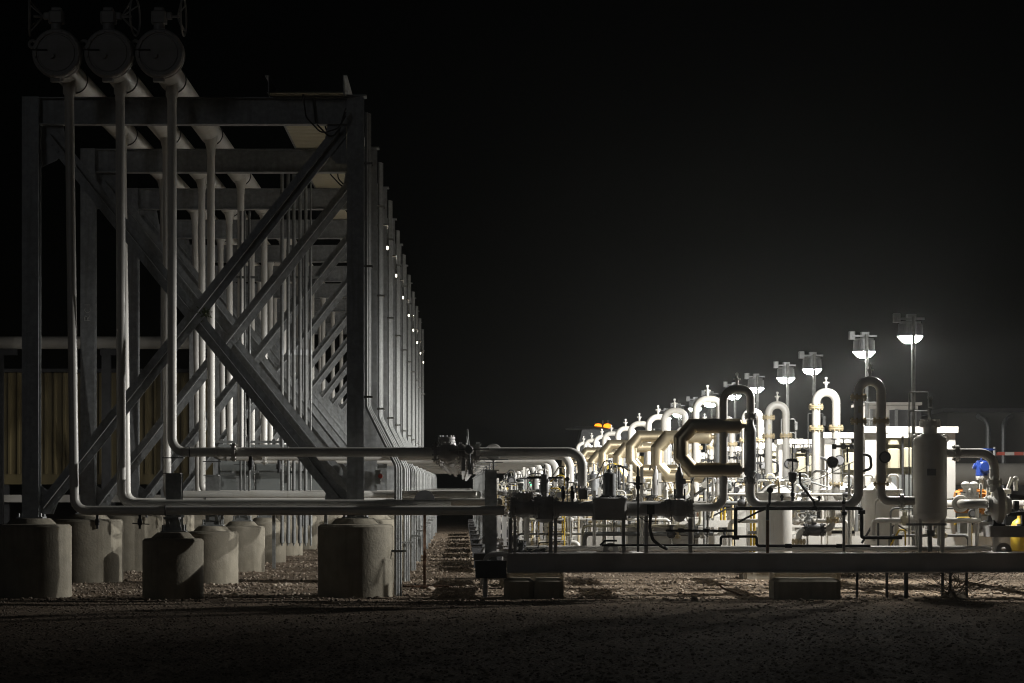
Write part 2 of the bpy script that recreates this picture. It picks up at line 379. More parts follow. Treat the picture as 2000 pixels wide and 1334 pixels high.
# cable tray on top of the trestles
X0, X1 = w(527, 0, .3).x, w(672, 0, .3).x
t = T('cable_tray', 'wide ribbed cable tray lying along the trestle tops', 'cable tray', (X0, 0, ZT))
m = MB(); y = .1
prof = []
L = 52.0; n = int(L / .16)
pts = []
for i in range(n):
    yy = y + i * .16
    pts += [(yy, .003), (yy + .1, .003), (yy + .115, .03), (yy + .145, .03)]
m.add([(xx, yy, ZT + zz + dz) for xx in (X0 + .01, X1 - .01) for dz in (0, .006) for yy, zz in pts], [])
N = len(pts)
for i in range(N - 1): m.f += [(i, i + 1, 2 * N + i + 1, 2 * N + i), (N + i, 3 * N + i, 3 * N + i + 1, N + i + 1)]
m.build('tray_floor', 'cream', t, smooth=20)
for x, sg in ((X0, 1), (X1, -1)):
    MB().prism([(-.005, .003), (.02, .003), (.02, .012), (.005, .012), (.005, .235), (.05, .235), (.05, .245), (-.005, .245)] if sg > 0 else [(.005, .003), (.005, .245), (-.05, .245), (-.05, .235), (-.005, .235), (-.005, .012), (-.02, .012), (-.02, .003)], (x, y - .02, ZT), (x, y + L, ZT), (0, 0, 1)).build('side_rail', 'galv', t)
# drooping cables under the tray
for k in range(5):
    yb = YB[k] + 1.2 if k else YB[0] + .2
    m = MB()
    for j in range(3):
        xa = X1 - .55 + .12 * j; xb = XR - .12
        zt_ = 6.40
        m.tube([(xa, yb + .25 * j, zt_ + .41), (xa + .04, yb + .25 * j, zt_ + .1 - .05 * j), (xa + .25, yb + .2 * j, zt_ - .12 - .05 * j), (xb - .1, yb + .1 * j, zt_ - .05), (xb, yb, zt_ + .12 + .05 * j)], .011, 7, fil=.12, n=4)
    m.solo('hanging_cable', 'black', 'black cables drooping from the cable tray end ' + bay(k), 'cables', (X1, yb, 6.3), 'cables drooping under the tray')

# ------------------------------------------------------------------ header pipes with end valves
HX = [-5.30, -4.62, -3.955]; HZ = 7.05; YA, YC = -.3, -.05
HN = ['outer', 'middle', 'inner']
for i, hx in enumerate(HX):
    t = T('header_pipe', 'large white header pipe along the trestle tops, %s of the three' % HN[i], 'pipe', (hx, 0, HZ), 'white header pipes on top of the trestles')
    MB().cyl((hx, -.75, HZ), (hx, 53, HZ), .176, 28).build('pipe', 'white', t)
    rg = MB()
    for k in range(10):
        MB().torus((hx, YB[k] + YF, HZ), (0, 1, 0), .18, .012, 28, 6).build('clamp', 'dark', t)
    for k in range(10):
        yy = YB[k] + (YC if i == 2 else YA)
        MB().lathe([(.105, -.1), (.10, -.19), (.07, -.31), (.066, -.40)] if k else [(.085, -.1), (.085, -.3), (.066, -.33), (.066, -.4)], (hx + .05, yy, HZ), (0, 0, 1), 22).build('tee', 'white', t)
    # end valve
    c = V((hx, -.95, HZ + .11))
    v = T('butterfly_valve', 'big round grey end valve with handwheel on the %s header pipe' % HN[i], 'valve', c, 'end valves of the header pipes')
    m = MB().lathe([(.0, -.165), (.235, -.165), (.245, -.15), (.258, -.15), (.266, -.175), (.30, -.175), (.318, -.155), (.318, -.06), (.30, -.05), (.30, -.02), (.318, -.01), (.318, .03), (.29, .06), (.215, .09), (.19, .2)], c, (0, 1, 0), 48)
    m.box(c + V((-.02, -.03, -.33)), (.15, .12, .06), ch=.02)
    m.cyl(c + V((-.02, .0, .29)), c + V((-.02, 0, .42)), .075, 20)
    m.cyl(c + V((-.06, -.172, -.04)), c + V((-.06, -.205, -.04)), .035, 16)
    m.build('valve_body', 'beam', v)
    MB().bar(c + V((-.31, -.182, .04)), c + V((-.12, -.182, .035)), .018, .02).build('dark_slit', 'black', v)  # black bar laid on the valve face in place of its dark notch
    for j in range(16):
        a = 2 * math.pi * (j + .5) / 16; e = c + V((math.cos(a) * .285, 0, math.sin(a) * .285)); MB().cyl(e + V((0, -.195, 0)), e + V((0, -.16, 0)), .013, 6).build('bolt', 'beam', v)
    if i < 2:
        for sx in (-1, 1):
            q = c + V((sx * .335, 0, .14)); lg = MB().torus(q, (0, 1, 0), .045, .02, 20, 8).bar(q + V((-sx * .04, 0, -.01)), q + V((-sx * .13, 0, -.06)), .03, .07, (0, 0, 1)); lg.build('lifting_lug', 'beam', v)
    gx = c + V((-.02, 0, .49))
    MB().box(gx, (.2, .2, .16), ch=.03).box(gx + V((0, 0, .1)), (.13, .14, .06), ch=.02).box(gx + V((.1 if i else -.1, .0, .02)), (.14, .1, .09), ch=.02).build('gearbox', 'beam', v)
    sd = -1 if i == 0 else 1
    hc = gx + V((sd * (.30 if i < 2 else .27), -.02, .01)); ax = V((sd * 1, (-.14, -.14, -.04)[i], 0))
    hw = MB().torus(hc + ax * .05, ax, .25, .014, 36, 8)
    e1, e2 = perp(ax.normalized())
    for j in range(4):
        a = j * math.pi / 2 + .78; hw.tube([hc - ax * (.13 if i < 2 else .03), hc + ax * .05 + (e1 * math.cos(a) + e2 * math.sin(a)) * .25], .010, 7)
    hw.cyl(gx + V((sd * .1, 0, .01)), hc - ax * .0, .018, 10)
    hw.build('handwheel', 'beam', v)

# ------------------------------------------------------------------ riser pipes from the headers to the skids
RP = .0625
ZC = 1.5 + 67 / 145 * 1.0
def drain(mb, p, r=.014):
    mb.cyl(p, p + V((0, 0, -.10)), r * 1.3, 8); mb.cyl(p + V((0, 0, -.06)), p + V((0, 0, -.14)), r * 2.1, 10); mb.cyl(p + V((-.03, 0, -.1)), p + V((.03, 0, -.1)), r * 1.1, 8); mb.cyl(p + V((0, 0, -.14)), p + V((0, 0, -.19)), r * 1.2, 8)
for k in range(10):
    yb, ysk = YB[k], YS[k]
    rp = RP if k == 0 else RP * .97
    # outer riser: low run to the skid
    zA = 1.5 - 47 / 145 * .992 if k == 0 else 1.262
    t = T('riser_pipe', 'white riser from the outer header, bent to run low, %s' % bay(k), 'pipe', (HX[0], yb + YA, 0), 'white riser pipes')
    xa0, xa1 = HX[0] + .05, HX[0] + .12
    xe = w(985, 0, YA).x
    MB().tube([(xa0, yb + YA, HZ - .38), (xa1, yb + YA, zA), (-1.0, yb + YA, zA), (xe, ysk + YA, zA)], rp, 20, fil=.17).build('pipe', 'white', t)
    if k < 4:
        for px_ in (190, 273):
            m = MB(); q = w(px_, 0, YA); drain(m, V((q.x, yb + YA, zA - .055)));
            if px_ == 273: m.cyl(V((q.x - .1, yb + YA, zA - .17)), V((q.x + .13, yb + YA, zA - .185)), .008, 6)
            m.build('drain_valve', 'dark', t)
        MB().torus((w(328, 0).x, yb + YA, zA), (1, 0, 0), rp + .004, .008, 22, 6).build('clamp', 'dark', t)
    # middle riser
    zB_ = 1.26 if k == 0 else 1.372
    yB_ = yb + YA + .22
    t = T('riser_pipe', 'white riser from the middle header, bent to run low, %s' % bay(k), 'pipe', (HX[1], yB_, 0), 'white riser pipes')
    xb1 = HX[1] + .04
    xend = w(938, 0, 0).x if k else w(880, 0, 0).x
    MB().tube([(HX[1] + .05, yb + YA, HZ - .38), (xb1, yB_, zB_), (-1.0, yB_, zB_), (xend, ysk + .1 if k else yB_, zB_)], rp, 20, fil=.17).build('pipe', 'white', t)
    # inner riser: upper run, over the aisle, then down into the skid
    t = T('riser_pipe', 'white riser from the inner header, then crossing above the aisle, %s' % bay(k), 'pipe', (HX[2], yb + YC, 0), 'white riser pipes')
    xc = HX[2] + .05; xd = w(1139, 0, YA).x
    ys_ = ysk + YA if k else YA + .25
    yc_ = yb + YC
    def yon(x): return yc_ + (ys_ - yc_) * max(0, min(1, (x + 1.0) / (xd + 1.0)))
    MB().tube([(xc, yc_, HZ - .38), (xc, yc_, ZC), (-1.0, yc_, ZC), (xd, ys_, ZC), (xd, ysk + YA if k else ys_, w(0, 962).z)], rp, 20, fil=.19, n=9).build('pipe', 'white', t)
    xf = w(457, 0).x
    MB().flange((xf, yc_, ZC), (1, 0, 0), .125, .02).build('flange', 'white', t)
    MB().flange((xd, ysk + YA if k else ys_, w(0, 956).z), (0, 0, 1), .12, .02).build('flange', 'flange' if k else 'beam', t)
    if k < 4: m = MB(); drain(m, V((w(490, 0).x, yc_, ZC - .055)), .02); m.build('drain_valve', 'dark', t)
    if k < 9:
        # check valve and wheel valve over the aisle
        c = V((w(875, 0).x, yon(w(875, 0).x), ZC))
        v = T('check_valve', 'bolted check valve with flat round cover on the upper pipe %s' % bay(k), 'valve', c, 'check valves over the aisle')
        MB().lathe([(.075, -.14), (.085, -.10), (.115, -.05), (.125, 0), (.115, .05), (.085, .1), (.075, .14)], c, (1, 0, 0), 24).cyl(c, c + V((0, 0, .13)), .085, 20).lathe([(.05, -.16), (.02, -.18)], c, (0, 0, 1), 12).build('valve_body', 'beam', v)
        MB().flange(c + V((-.02, 0, .17)), (0, 0, 1), .115, .03, 10).build('cover', 'beam', v)
        for dx in (-.17, .17): MB().flange(c + V((dx, 0, 0)), (1, 0, 0), .13, .02).build('flange', 'beam', v)
        c = V((w(916, 0).x, yon(w(916, 0).x), ZC))
        v = T('gate_valve', 'wheel valve with four thin spokes on the upper pipe %s' % bay(k), 'valve', c, 'spoked valves over the aisle')
        MB().lathe([(.07, -.12), (.1, -.06), (.105, 0), (.1, .06), (.07, .14)], c, (1, 0, 0), 22).cyl(c, c + V((0, -.24, .03)), .06, 18).cyl(c + V((0, 0, -.05)), c + V((0, 0, -.24)), .03, 12).box(c + V((-.075, -.12, -.17)), (.05, .05, .17)).box(c + V((.02, -.14, -.2)), (.06, .05, .2)).build('valve_body', 'beam', v)
        MB().flange(c + V((.12, 0, 0)), (1, 0, 0), .13, .02).build('flange', 'beam', v)
        h = c + V((0, -.27, .03))
        sp = MB().cyl(h + V((0, .05, 0)), h + V((0, -.02, 0)), .055, 18, .01)
        for a, L_ in ((95, .27), (2, .27), (183, .27), (275, .27)): sp.tube([h, h + V((math.cos(R(a)) * L_, 0, math.sin(R(a)) * L_))], .010, 8)
        sp.build('handle', 'galvd', v)
        v2 = T('pressure_switch', 'round grey disc housing behind the upper pipe %s' % bay(k), 'instrument', c + V((.33, .14, 0)), 'disc housings over the aisle')
        MB().cyl(c + V((.33, .10, 0)), c + V((.33, .18, 0)), .115, 26, .01).build('disc', 'beam', v2)
        MB().tube([c + V((.33, .14, -.115)), c + V((.33, .14, -.28))], .012, 8).build('stem', 'dark', v2)
        # stanchion at the skid end
        X = w(958.5, 0, .12).x; yy = ysk + .12 if k else .12
        s_ = T('pipe_stanchion', 'grey steel stanchion with top plate holding the upper pipe %s' % skid(k), 'stanchion', (X, yy, .3), 'stanchions at the skid ends')
        MB().ibeam((X, yy, .28), (X, yy, w(0, 920, .12).z), .16, .16, (0, 1, 0), .011, .008).build('post', 'galvd', s_)
        MB().box((X, yy, w(0, 918.5, .12).z), (.22, .2, .015)).build('top_plate', 'galvd', s_)
        MB().bar((X - .02, yy - .05, w(0, 917, .12).z), (X - .02, yy - .05, ZC - .105), .02, .02).bar((X + .02, yy - .05, w(0, 917, .12).z), (X + .02, yy - .05, ZC - .105), .02, .02).build('stand', 'galvd', s_)
        MB().box((X + .05, yon(X), ZC - .098), (.36, .16, .012)).build('saddle', 'galvd', s_)

# pipe supports on the small piers
def pipe_support():
    t = T('pipe_support', '', 'support', (XP, YC, .885), 'pipe supports on the small piers')
    y = .06
    zt = w(0, 926).z
    MB().ibeam((XP, y, .905), (XP, y, zt), .2, .215, (0, 1, 0), .012, .01).build('post', 'galvd', t)
    b_ = MB().box((XP, y - .02, .895), (.34, .3, .018))
    for a in (-1, 1):
        for c in (-1, 1): b_.cyl((XP + a * .14, y - .02 + c * .11, .9), (XP + a * .14, y - .02 + c * .11, .985), .014, 6)
    b_.build('base_plate', 'galvd', t)
    MB().box((XP - .02, y, zt + .008), (.23, .26, .014)).build('top_plate', 'galvd', t)
    MB().bar((XP - .05, YC, zt + .016), (XP - .05, YC, ZC - .085), .03, .05).bar((XP + .05, YC, zt + .016), (XP + .05, YC, ZC - .085), .03, .05).build('stand', 'galvd', t)
    MB().box((XP - .0, YC, ZC - .077), (.28, .2, .012)).torus((XP + .22, YC, ZC), (1, 0, 0), RP + .004, .008, 20, 6).build('saddle', 'dark', t)
    MB().box((XP, -.2, 1.075), (.2, .32, .03)).bar((XP - .07, -.18, 1.06), (XP - .07, -.02, .94), .02, .05, (1, 0, 0)).bar((XP + .07, -.18, 1.06), (XP + .07, -.02, .94), .02, .05, (1, 0, 0)).build('bracket', 'galvd', t)
    return t
row(pipe_support(), 'dark steel pipe support on a small concrete pier %s', YB, 10, bay)

# ------------------------------------------------------------------ electrical panels and conduit drops between the trestles
Y = 12.0
xs0, xs1 = w(425, 0, Y).x, w(640, 0, Y).x; zt, zb = w(0, 868, Y).z, w(0, 1003, Y).z
t = T('panel_rack', 'galvanised strut rack carrying three grey electrical panels', 'rack', (xs0, Y + .3, 0))
for x in (xs0 + .05, (xs0 + xs1) / 2, xs1 - .05): MB().bar((x, Y + .32, 0), (x, Y + .32, zt + .1), .06, .06, (0, 1, 0)).build('post', 'galvd', t)
for z in (zt + .05, zb + .1): MB().bar((xs0 - .05, Y + .265, z), (xs1, Y + .265, z), .045, .045).build('rail', 'galvd', t)
wd = (xs1 - xs0) / 3
for i in range(3):
    t = T('electrical_panel', 'grey electrical panel, %s on the rack between the trestles' % ('outer one', 'middle one', 'aisle side one')[i], 'panel', (xs0 + wd * (i + .5), Y, zb), 'grey panels on the rack')
    xc = xs0 + wd * (i + .5)
    MB().box((xc, Y + .12, (zt + zb) / 2), (wd - .02, .24, zt - zb)).build('box', 'grey', t)
    d = MB().box((xc, Y - .012, (zt + zb) / 2), (wd - .08, .02, zt - zb - .08)).build('door', 'grey', t)
    MB().box((xc + wd * .38, Y - .035, (zt + zb) / 2), (.025, .025, .14)).build('handle', 'dark', d)
def drop(xs, Y, zt, zb, lab, r=.029, gl=True):
    t = T('conduit_drop', lab, 'conduits', (xs[0], Y, zb))
    for j, x in enumerate(xs):
        rr = r if j < 5 else r * .5
        c = MB().cyl((x, Y, zb + .12), (x, Y, zt), rr, 12).build('conduit', 'galvd', t)
        if gl: MB().lathe([(.012, -.07), (.018, -.03), (rr * 1.25, -.02), (rr * 1.3, .12), (rr * 1.1, .14), (rr * 1.1, .22)], (x, Y, zb), (0, 0, 1), 12).build('gland', 'galvd', c)
        MB().cyl((x, Y, w(0, 693, Y).z), (x, Y, w(0, 683, Y).z), rr * 1.18, 12).build('coupling', 'galv', c)
    for py in (541, 922):
        MB().bar((xs[0] - .15, Y + r + .022, w(0, py, Y).z), (xs[-1] + .15, Y + r + .022, w(0, py, Y).z), .04, .04).build('strut', 'galvd', t)
Y = 9.0
drop([w(p, 0, Y).x for p in (551, 563, 574, 586, 597, 607)], Y, 6.78, w(0, 1058, Y).z, 'six grey conduits dropping from the tray with open glands below')
drop([w(p, 0, 9.6).x for p in (470, 478, 487)], 9.6, 6.2, 1.2, 'three thin grey conduits beside the white risers behind the crossing braces', .02, False)
drop([w(p, 0, 20.3).x for p in (575, 584, 592, 600, 607)], 20.3, 6.78, .7, 'group of grey conduits dropping from the tray further back', .029, True)
m = MB().box(w(738, 932, 5.5) + V((0, .1, 0)), (.09, .12, .22)); q = w(743, 930, 5.5)
t = T('push_button', 'small grey box with red push button beyond the first aisle post', 'button', q)
m.build('box', 'grey', t); MB().cyl(q + V((0, .045, 0)), q + V((0, -.02, 0)), .035, 14).build('button', 'red', t)

# half-round sign on a rusty stand in the aisle
q = w(829, 0, 3.2); q.z = 0; D = 1 + 3.2 / 36
r_ = 20.5 * D / 145; zc = w(0, 978, 3.2).z
t = T('sign_stand', 'dark half round plate on a thin rusty stand in the gravel aisle', 'stand', q)
m = MB(); n = 18
pr = [(-r_, -.19)] + [(r_ * math.cos(math.pi - math.pi * i / n), r_ * math.sin(math.pi * i / n)) for i in range(n + 1)] + [(r_, -.19)]
m.add([(q.x + a, 3.2, zc + b_) for a, b_ in pr] + [(q.x + a, 3.23, zc + b_) for a, b_ in pr], [tuple(range(len(pr))), tuple(range(2 * len(pr) - 1, len(pr) - 1, -1))] + [(i, len(pr) + i, len(pr) + (i + 1) % len(pr), (i + 1) % len(pr)) for i in range(len(pr))])
m.build('plate', 'dark', t)
MB().bar((q.x, 3.26, .02), (q.x, 3.26, zc + .05), .022, .04, (1, 0, 0)).build('post', 'rust', t)
MB().bar((q.x - .32, 3.26, .03), (q.x + .36, 3.26, .03), .05, .03).bar((q.x, 3.0, .03), (q.x, 3.6, .03), .05, .031).build('foot', 'rust', t)

# weed growing on the crossing of the first trestle's braces
m = MB()
for i in range(70):
    p = w(402, 612, .35) + V((random.gauss(0, .035), random.gauss(0, .03), random.gauss(0, .03))); d = V((random.gauss(0, 1), random.gauss(0, .7), random.gauss(.4, .7))).normalized() * random.uniform(.03, .07)
    e = d.cross(V((0, 1, 0))).normalized() * .008
    m.add([p, p + d * .5 + e, p + d, p + d * .5 - e], [(0, 1, 2, 3)])
m.solo('plant', 'weed', 'tuft of weed caught where the first braces cross', 'weed', w(402, 612, .35))

# ================================================================== the skids
def stub(mb, a, b, r): mb.cyl(a, b, r, 12); return mb
def skid_base():
    o = w(990, 0, -.2); o.z = .3
    t = T('skid_base', '', 'skid', o, 'long steel skids')
    x0, x1 = w(990, 0, -.2).x, 10.6
    zt, zb = w(0, 1080, -.2).z, w(0, 1118, -.2).z
    for y in (-.2, 3.1):
        MB().ibeam((x0, y, (zt + zb) / 2), (x1, y, (zt + zb) / 2), zt - zb, .2, (0, 0, 1), .02, .012).build('side_beam', 'beam', t)
    for px in (1000, 1250, 1500, 1750, 2000):
        x = w(px, 0).x + .08
        MB().ibeam((x, -.09, (zt + zb) / 2 - .01), (x, 2.99, (zt + zb) / 2 - .01), .2, .15, (0, 0, 1)).build('cross_beam', 'beam', t)
    a, b = w(928, 1111, 0), w(989, 1111, 0); a.y = b.y = -.2
    MB().ibeam(a, b, .235, .18, (0, 0, 1)).build('stub_beam', 'dark', t)
    for px, y in ((1193, -.17), (1961, -.17), (1193, 3.1), (1961, 3.1)):
        c = V((w(px, 0, -.2).x, y, zt + .012)); r = .105; m = MB(); n = 16; ring = []
        out = [(-r, 0)] + [(r * math.cos(math.pi - math.pi * i / n), .02 + r * math.sin(math.pi * i / n)) for i in range(n + 1)] + [(r, 0)]
        hole = [(.033 * math.cos(2 * math.pi * i / 12), .04 + .033 * math.sin(2 * math.pi * i / 12)) for i in range(12)]
        # plate built as an outline bridged to a round eye
        k = len(out); vs = [(c.x + a_, c.y + d, c.z + b_) for d in (-.015, .015) for a_, b_ in out] + [(c.x + a_, c.y + d, c.z + b_) for d in (-.015, .015) for a_, b_ in hole]
        fs = [(i, (i + 1) % k, k + (i + 1) % k, k + i) for i in range(k)] + [(2 * k + (i + 1) % 12, 2 * k + i, 2 * k + 12 + i, 2 * k + 12 + (i + 1) % 12) for i in range(12)]
        for f, (o0, h0) in enumerate(((0, 2 * k), (k, 2 * k + 12))):
            near = [min(range(12), key=lambda j: (out[i][0] - hole[j][0]) ** 2 + (out[i][1] - hole[j][1]) ** 2) for i in range(k)]
            for i in range(k):
                j0, j1 = near[i], near[(i + 1) % k]; tri = [o0 + i, o0 + (i + 1) % k]
                seq = [j1]; jj = j1
                while jj != j0:
                    jj = (jj + 1) % 12 if ((j0 - j1) % 12) <= 6 else (jj - 1) % 12
                    seq.append(jj)
                fs.append(tuple(tri + [h0 + j for j in seq]) if f == 0 else tuple(reversed(tri + [h0 + j for j in seq])))
        m.add(vs, fs).build('lifting_lug', 'beam', t)
    a, b = w(1010, 1071, .15), w(1935, 1071, .15)
    MB().tube([a, b], .036, 14).build('drain_pipe', 'white', t)
    a, b = w(1120, 1056, 2.6), w(2050, 1056, 2.6); MB().bar(a, b, .10, .14).build('rail', 'white', t)
    a, b = w(1300, 1023, 2.9), w(1760, 1023, 2.9); MB().bar(a, b, .08, .1).build('rail', 'white', t)
    for px in (1330, 1480, 1620, 1740):
        a = w(px, 1026, 2.96); MB().bar((a.x, 2.98, zt), (a.x, 2.98, a.z), .06, .06, (0, 1, 0)).build('rail_post', 'white', t)
    return t
row(skid_base(), 'long grey steel skid frame with lifting lugs, %s', YS, 10, skid)
for px0, px1, y, nm in ((985, 1042, -.2, 'outer half under the skid end'), (1044, 1101, -.2, 'inner half under the skid end'), (1512, 1642, -.2, 'under the middle of the skid beam'), (985, 1101, 3.1, 'under the rear skid beam end'), (1512, 1642, 3.1, 'under the middle of the rear beam')):
    x0, x1 = w(px0, 0, y - .3).x, w(px1, 0, y - .3).x
    p = MB().box(((x0 + x1) / 2, y, .135), (x1 - x0, .7, .27), 0, .06).solo('concrete_block', 'conc', '', 'block', ((x0 + x1) / 2, y, 0), 'concrete blocks under the skids')
    row(p, 'low concrete block, ' + nm + ' %s', YS, (1 if px0 > 1400 else 5) if y < 0 else 4, skid)

ZL = w(0, 994).z                                        # height of the low header
def low_check_valve():
    c = w(1022, 992, YA)
    t = T('check_valve', '', 'valve', c, 'low check valves at the skid inlets')
    MB().lathe([(.07, -.18), (.09, -.12), (.125, -.06), (.135, 0), (.125, .06), (.1, .12), (.09, .17)], c, (1, 0, 0), 26).cyl(c, c + V((0, 0, .13)), .11, 24).build('valve_body', 'beam', t)
    MB().flange(c + V((-.005, 0, .165)), (0, 0, 1), .145, .03, 14).build('cover', 'beam', t)
    for px in (1000, 1046): MB().flange(V((w(px, 0).x, YA, c.z)), (1, 0, 0), .145, .024, 12).build('flange', 'beam', t)
    return t
row(low_check_valve(), 'low check valve with bolted round cover at the inlet %s', YS, 7, skid)
def low_gate_valve():
    c = w(1064, 992, YA)
    t = T('gate_valve', '', 'valve', c, 'low gate valves at the skid inlets')
    MB().lathe([(.08, -.12), (.12, -.06), (.125, 0), (.12, .06), (.08, .12)], c, (1, 0, 0), 24).lathe([(.0, -.2), (.06, -.195), (.12, -.15), (.12, .10), (.1, .13)], c, (0, 0, 1), 24).build('valve_body', 'beam', t)
    m = MB().flange(c + V((0, 0, .13)), (0, 0, 1), .12, .02, 10).lathe([(.055, .15), (.05, .2), (.062, .21), (.062, .36), (.05, .38), (.05, .44), (.02, .46)], c, (0, 0, 1), 16)
    m.lathe([(.012, .40), (.03, .42), (.008, .52), (.008, .56), (.016, .57), (.0, .585)], c + V((.0, 0, .0)), (0, 0, 1), 10)
    m.build('bonnet', 'beam', t)
    h = w(1064, 933, YA); MB().cyl(h + V((-.24, 0, 0)), h + V((.24, -.0, 0)), .014, 10, .004).build('handle', 'dark', t)
    MB().flange(V((w(1083, 0).x, YA, c.z)), (1, 0, 0), .145, .024, 12).build('flange', 'beam', t)
    return t
row(low_gate_valve(), 'low gate valve with tall bonnet and bar handle, %s', YS, 8, skid)
def stands():
    t = T('valve_stand', '', 'stand', w(1040, 1080, YA), 'stands under the inlet valves')
    for p0, p1 in ((993, 1000), (1003, 1008), (1072, 1079), (1082, 1088)):
        a = w((p0 + p1) / 2, 1080, YA); b = w((p0 + p1) / 2, 1012, YA); MB().bar(a, b, (p1 - p0) / 145, .05, (0, 1, 0)).build('post', 'beam', t)
    return t
row(stands(), 'four slim posts standing under the inlet valves %s', YS, 6, skid)

def header_low():
    c = w(1220, 994, YA)
    t = T('inlet_header', '', 'pipe', c, 'fat inlet headers on the skids')
    a, b = w(1086, 994, YA), w(1300, 994, YA)
    MB().cyl(a, b, .098, 26).build('pipe', 'beam', t)
    MB().cyl(w(1139, 975, YA), w(1139, 957, YA), .065, 18).build('branch', 'beam', t)
    m = MB().box(w(1190, 993.5, YA), (.45, .33, .30), ch=.03); jk = m.build('jacket', 'beam', t)
    m = MB()
    for i in range(16):
        q = w(random.uniform(1165, 1215), 974, YA); m.tube([q + V((-.06, random.uniform(-.14, .05), 0)), q + V((0, random.uniform(-.14, 0), random.uniform(.01, .05))), q + V((.07, random.uniform(-.14, .05), -.0))], .012, 6, fil=.03, n=3)
    m.build('lacing', 'dark', jk)
    cn = MB().lathe([(.088, 0), (.088, .32), (.08, .33), (.03, .345), (.028, .38), (.012, .39), (.010, .50), (.0, .505)], w(1190, 973, YA), (0, 0, 1), 24).build('canister', 'fin', t)
    for px, py in ((1100, 930), (1118, 932)):
        a = w(px, 982, YA); b = w(px, py + 38, YA)
        MB().lathe([(.016, 0), (.016, .05), (.028, .06), (.03, .16), (.02, .17), (.026, .19), (.022, .22), (0, .23)], a, (0, 0, 1), 12).build('instrument', 'dark', t)
    a = w(1108, 982, YA + .2); b = w(1108, 936, YA + .2); MB().cyl(a, b, .008, 8).ball(b, .033).build('gauge', 'dark', t)
    for px in (1218, 1262):
        MB().bar(w(px, 1080, YA), w(px, 1006, YA), .05, .05, (0, 1, 0)).build('post', 'beam', t)
    return t
row(header_low(), 'fat low inlet pipe with square jacket and upright canister %s', YS, 8, skid)
def control_valve():
    c = w(1327, 993, YA)
    t = T('control_valve', '', 'valve', c, 'control valves on the inlet pipes')
    MB().lathe([(.09, -.14), (.115, -.08), (.12, 0), (.115, .08), (.085, .13)], c, (1, 0, 0), 22).box(c + V((0, -.06, .01)), (.16, .16, .2), ch=.03).lathe([(0, -.19), (.05, -.17), (.10, -.10)], c, (0, 0, 1), 16).build('valve_body', 'beam', t)
    for dx in (-.155, .145): MB().flange(c + V((dx, 0, 0)), (1, 0, 0), .125, .022, 10).build('flange', 'beam', t)
    MB().lathe([(.075, .13), (.075, .16), (.048, .17), (.048, .26), (.055, .27), (.055, .46), (.035, .49), (.03, .53), (.012, .56), (.012, .60), (0, .605)], c, (0, 0, 1), 18).box(c + V((.05, -.03, .36)), (.06, .06, .07)).build('actuator', 'beam', t)
    for dx in (-.065, .065): MB().cyl(c + V((dx, -.05, .12)), c + V((dx, -.05, .26)), .012, 8).build('stud', 'dark', t)
    MB().bar(w(1348, 1080, YA), w(1348, 1012, YA), .05, .05, (0, 1, 0)).build('post', 'beam', t)
    return t
row(control_valve(), 'control valve with slim pointed actuator on the inlet pipe %s', YS, 8, skid)

def vent(mb, p):
    mb.cyl(p, p + V((0, 0, .05)), .018, 10).cyl(p + V((0, 0, .05)), p + V((0, 0, .10)), .026, 10).cyl(p + V((-.045, 0, .085)), p + V((.05, 0, .085)), .012, 8).cyl(p + V((0, 0, .1)), p + V((0, 0, .17)), .011, 8).cyl(p + V((-.02, 0, .15)), p + V((.02, 0, .15)), .016, 8)
    return mb
YP = -.12
def loop_b():
    a = w(1346, 991, YA)
    t = T('pipe_loop', '', 'pipe', a, 'tall inverted U pipes rising by the octagonal pipes')
    tp = w(0, 760, YP).z; x0 = w(1413, 0, YP).x; x1 = w(1466, 0, YP).x
    MB().tube([V((w(1366, 0).x, YP, a.z)), V((x0, YP, a.z)), V((x0, YP, tp)), V((x1, YP, tp)), V((x1, YP, w(0, 796, YP).z))], .056, 22, fil=.17, n=10).build('pipe', 'white', t)
    MB().lathe([(.075, 0), (.072, .03), (.056, .15)], V((w(1345, 0).x, YP, a.z)), (1, 0, 0), 22).build('reducer', 'white', t)
    MB().lathe([(.056, 0), (.058, -.03), (.046, -.09), (.046, -.12)], V((x1, YP, w(0, 796, YP).z)), (0, 0, 1), 20).build('reducer', 'white', t)
    MB().flange(V((x1, YP, w(0, 813, YP).z)), (0, 0, 1), .085, .022, 8).build('flange', 'beam', t)
    vent(MB(), V(((x0 + x1) / 2, YP, tp + .05))).build('vent_valve', 'white', t)
    return t
row(loop_b(), 'tall white inverted U pipe with vent beside octagonal pipe, %s', YS, 10, skid)
def exchanger():
    x = w(1465, 0, YP).x
    t = T('insulated_column', '', 'column vessel', V((x, YP, w(0, 937).z)), 'slim clad columns beside the octagonal pipes')
    zb, zt = w(0, 925, YP).z, w(0, 838, YP).z
    MB().lathe([(.05, -.09), (.05, -.06), (.08, 0), (.082, .02), (.082, zt - zb - .02), (.08, zt - zb), (.05, zt - zb + .07), (.05, zt - zb + .12)], (x, YP, zb), (0, 0, 1), 28).build('shell', 'galv', t)
    for z in (zb + .03, zt - .03): MB().torus((x, YP, z), (0, 0, 1), .082, .005, 28, 6).build('band', 'galv', t)
    MB().flange((x, YP, w(0, 938, YP).z), (0, 0, 1), .085, .022, 8).build('flange', 'beam', t)
    return t
row(exchanger(), 'slim upright clad column joining the octagonal pipe ends %s', YS, 8, skid)
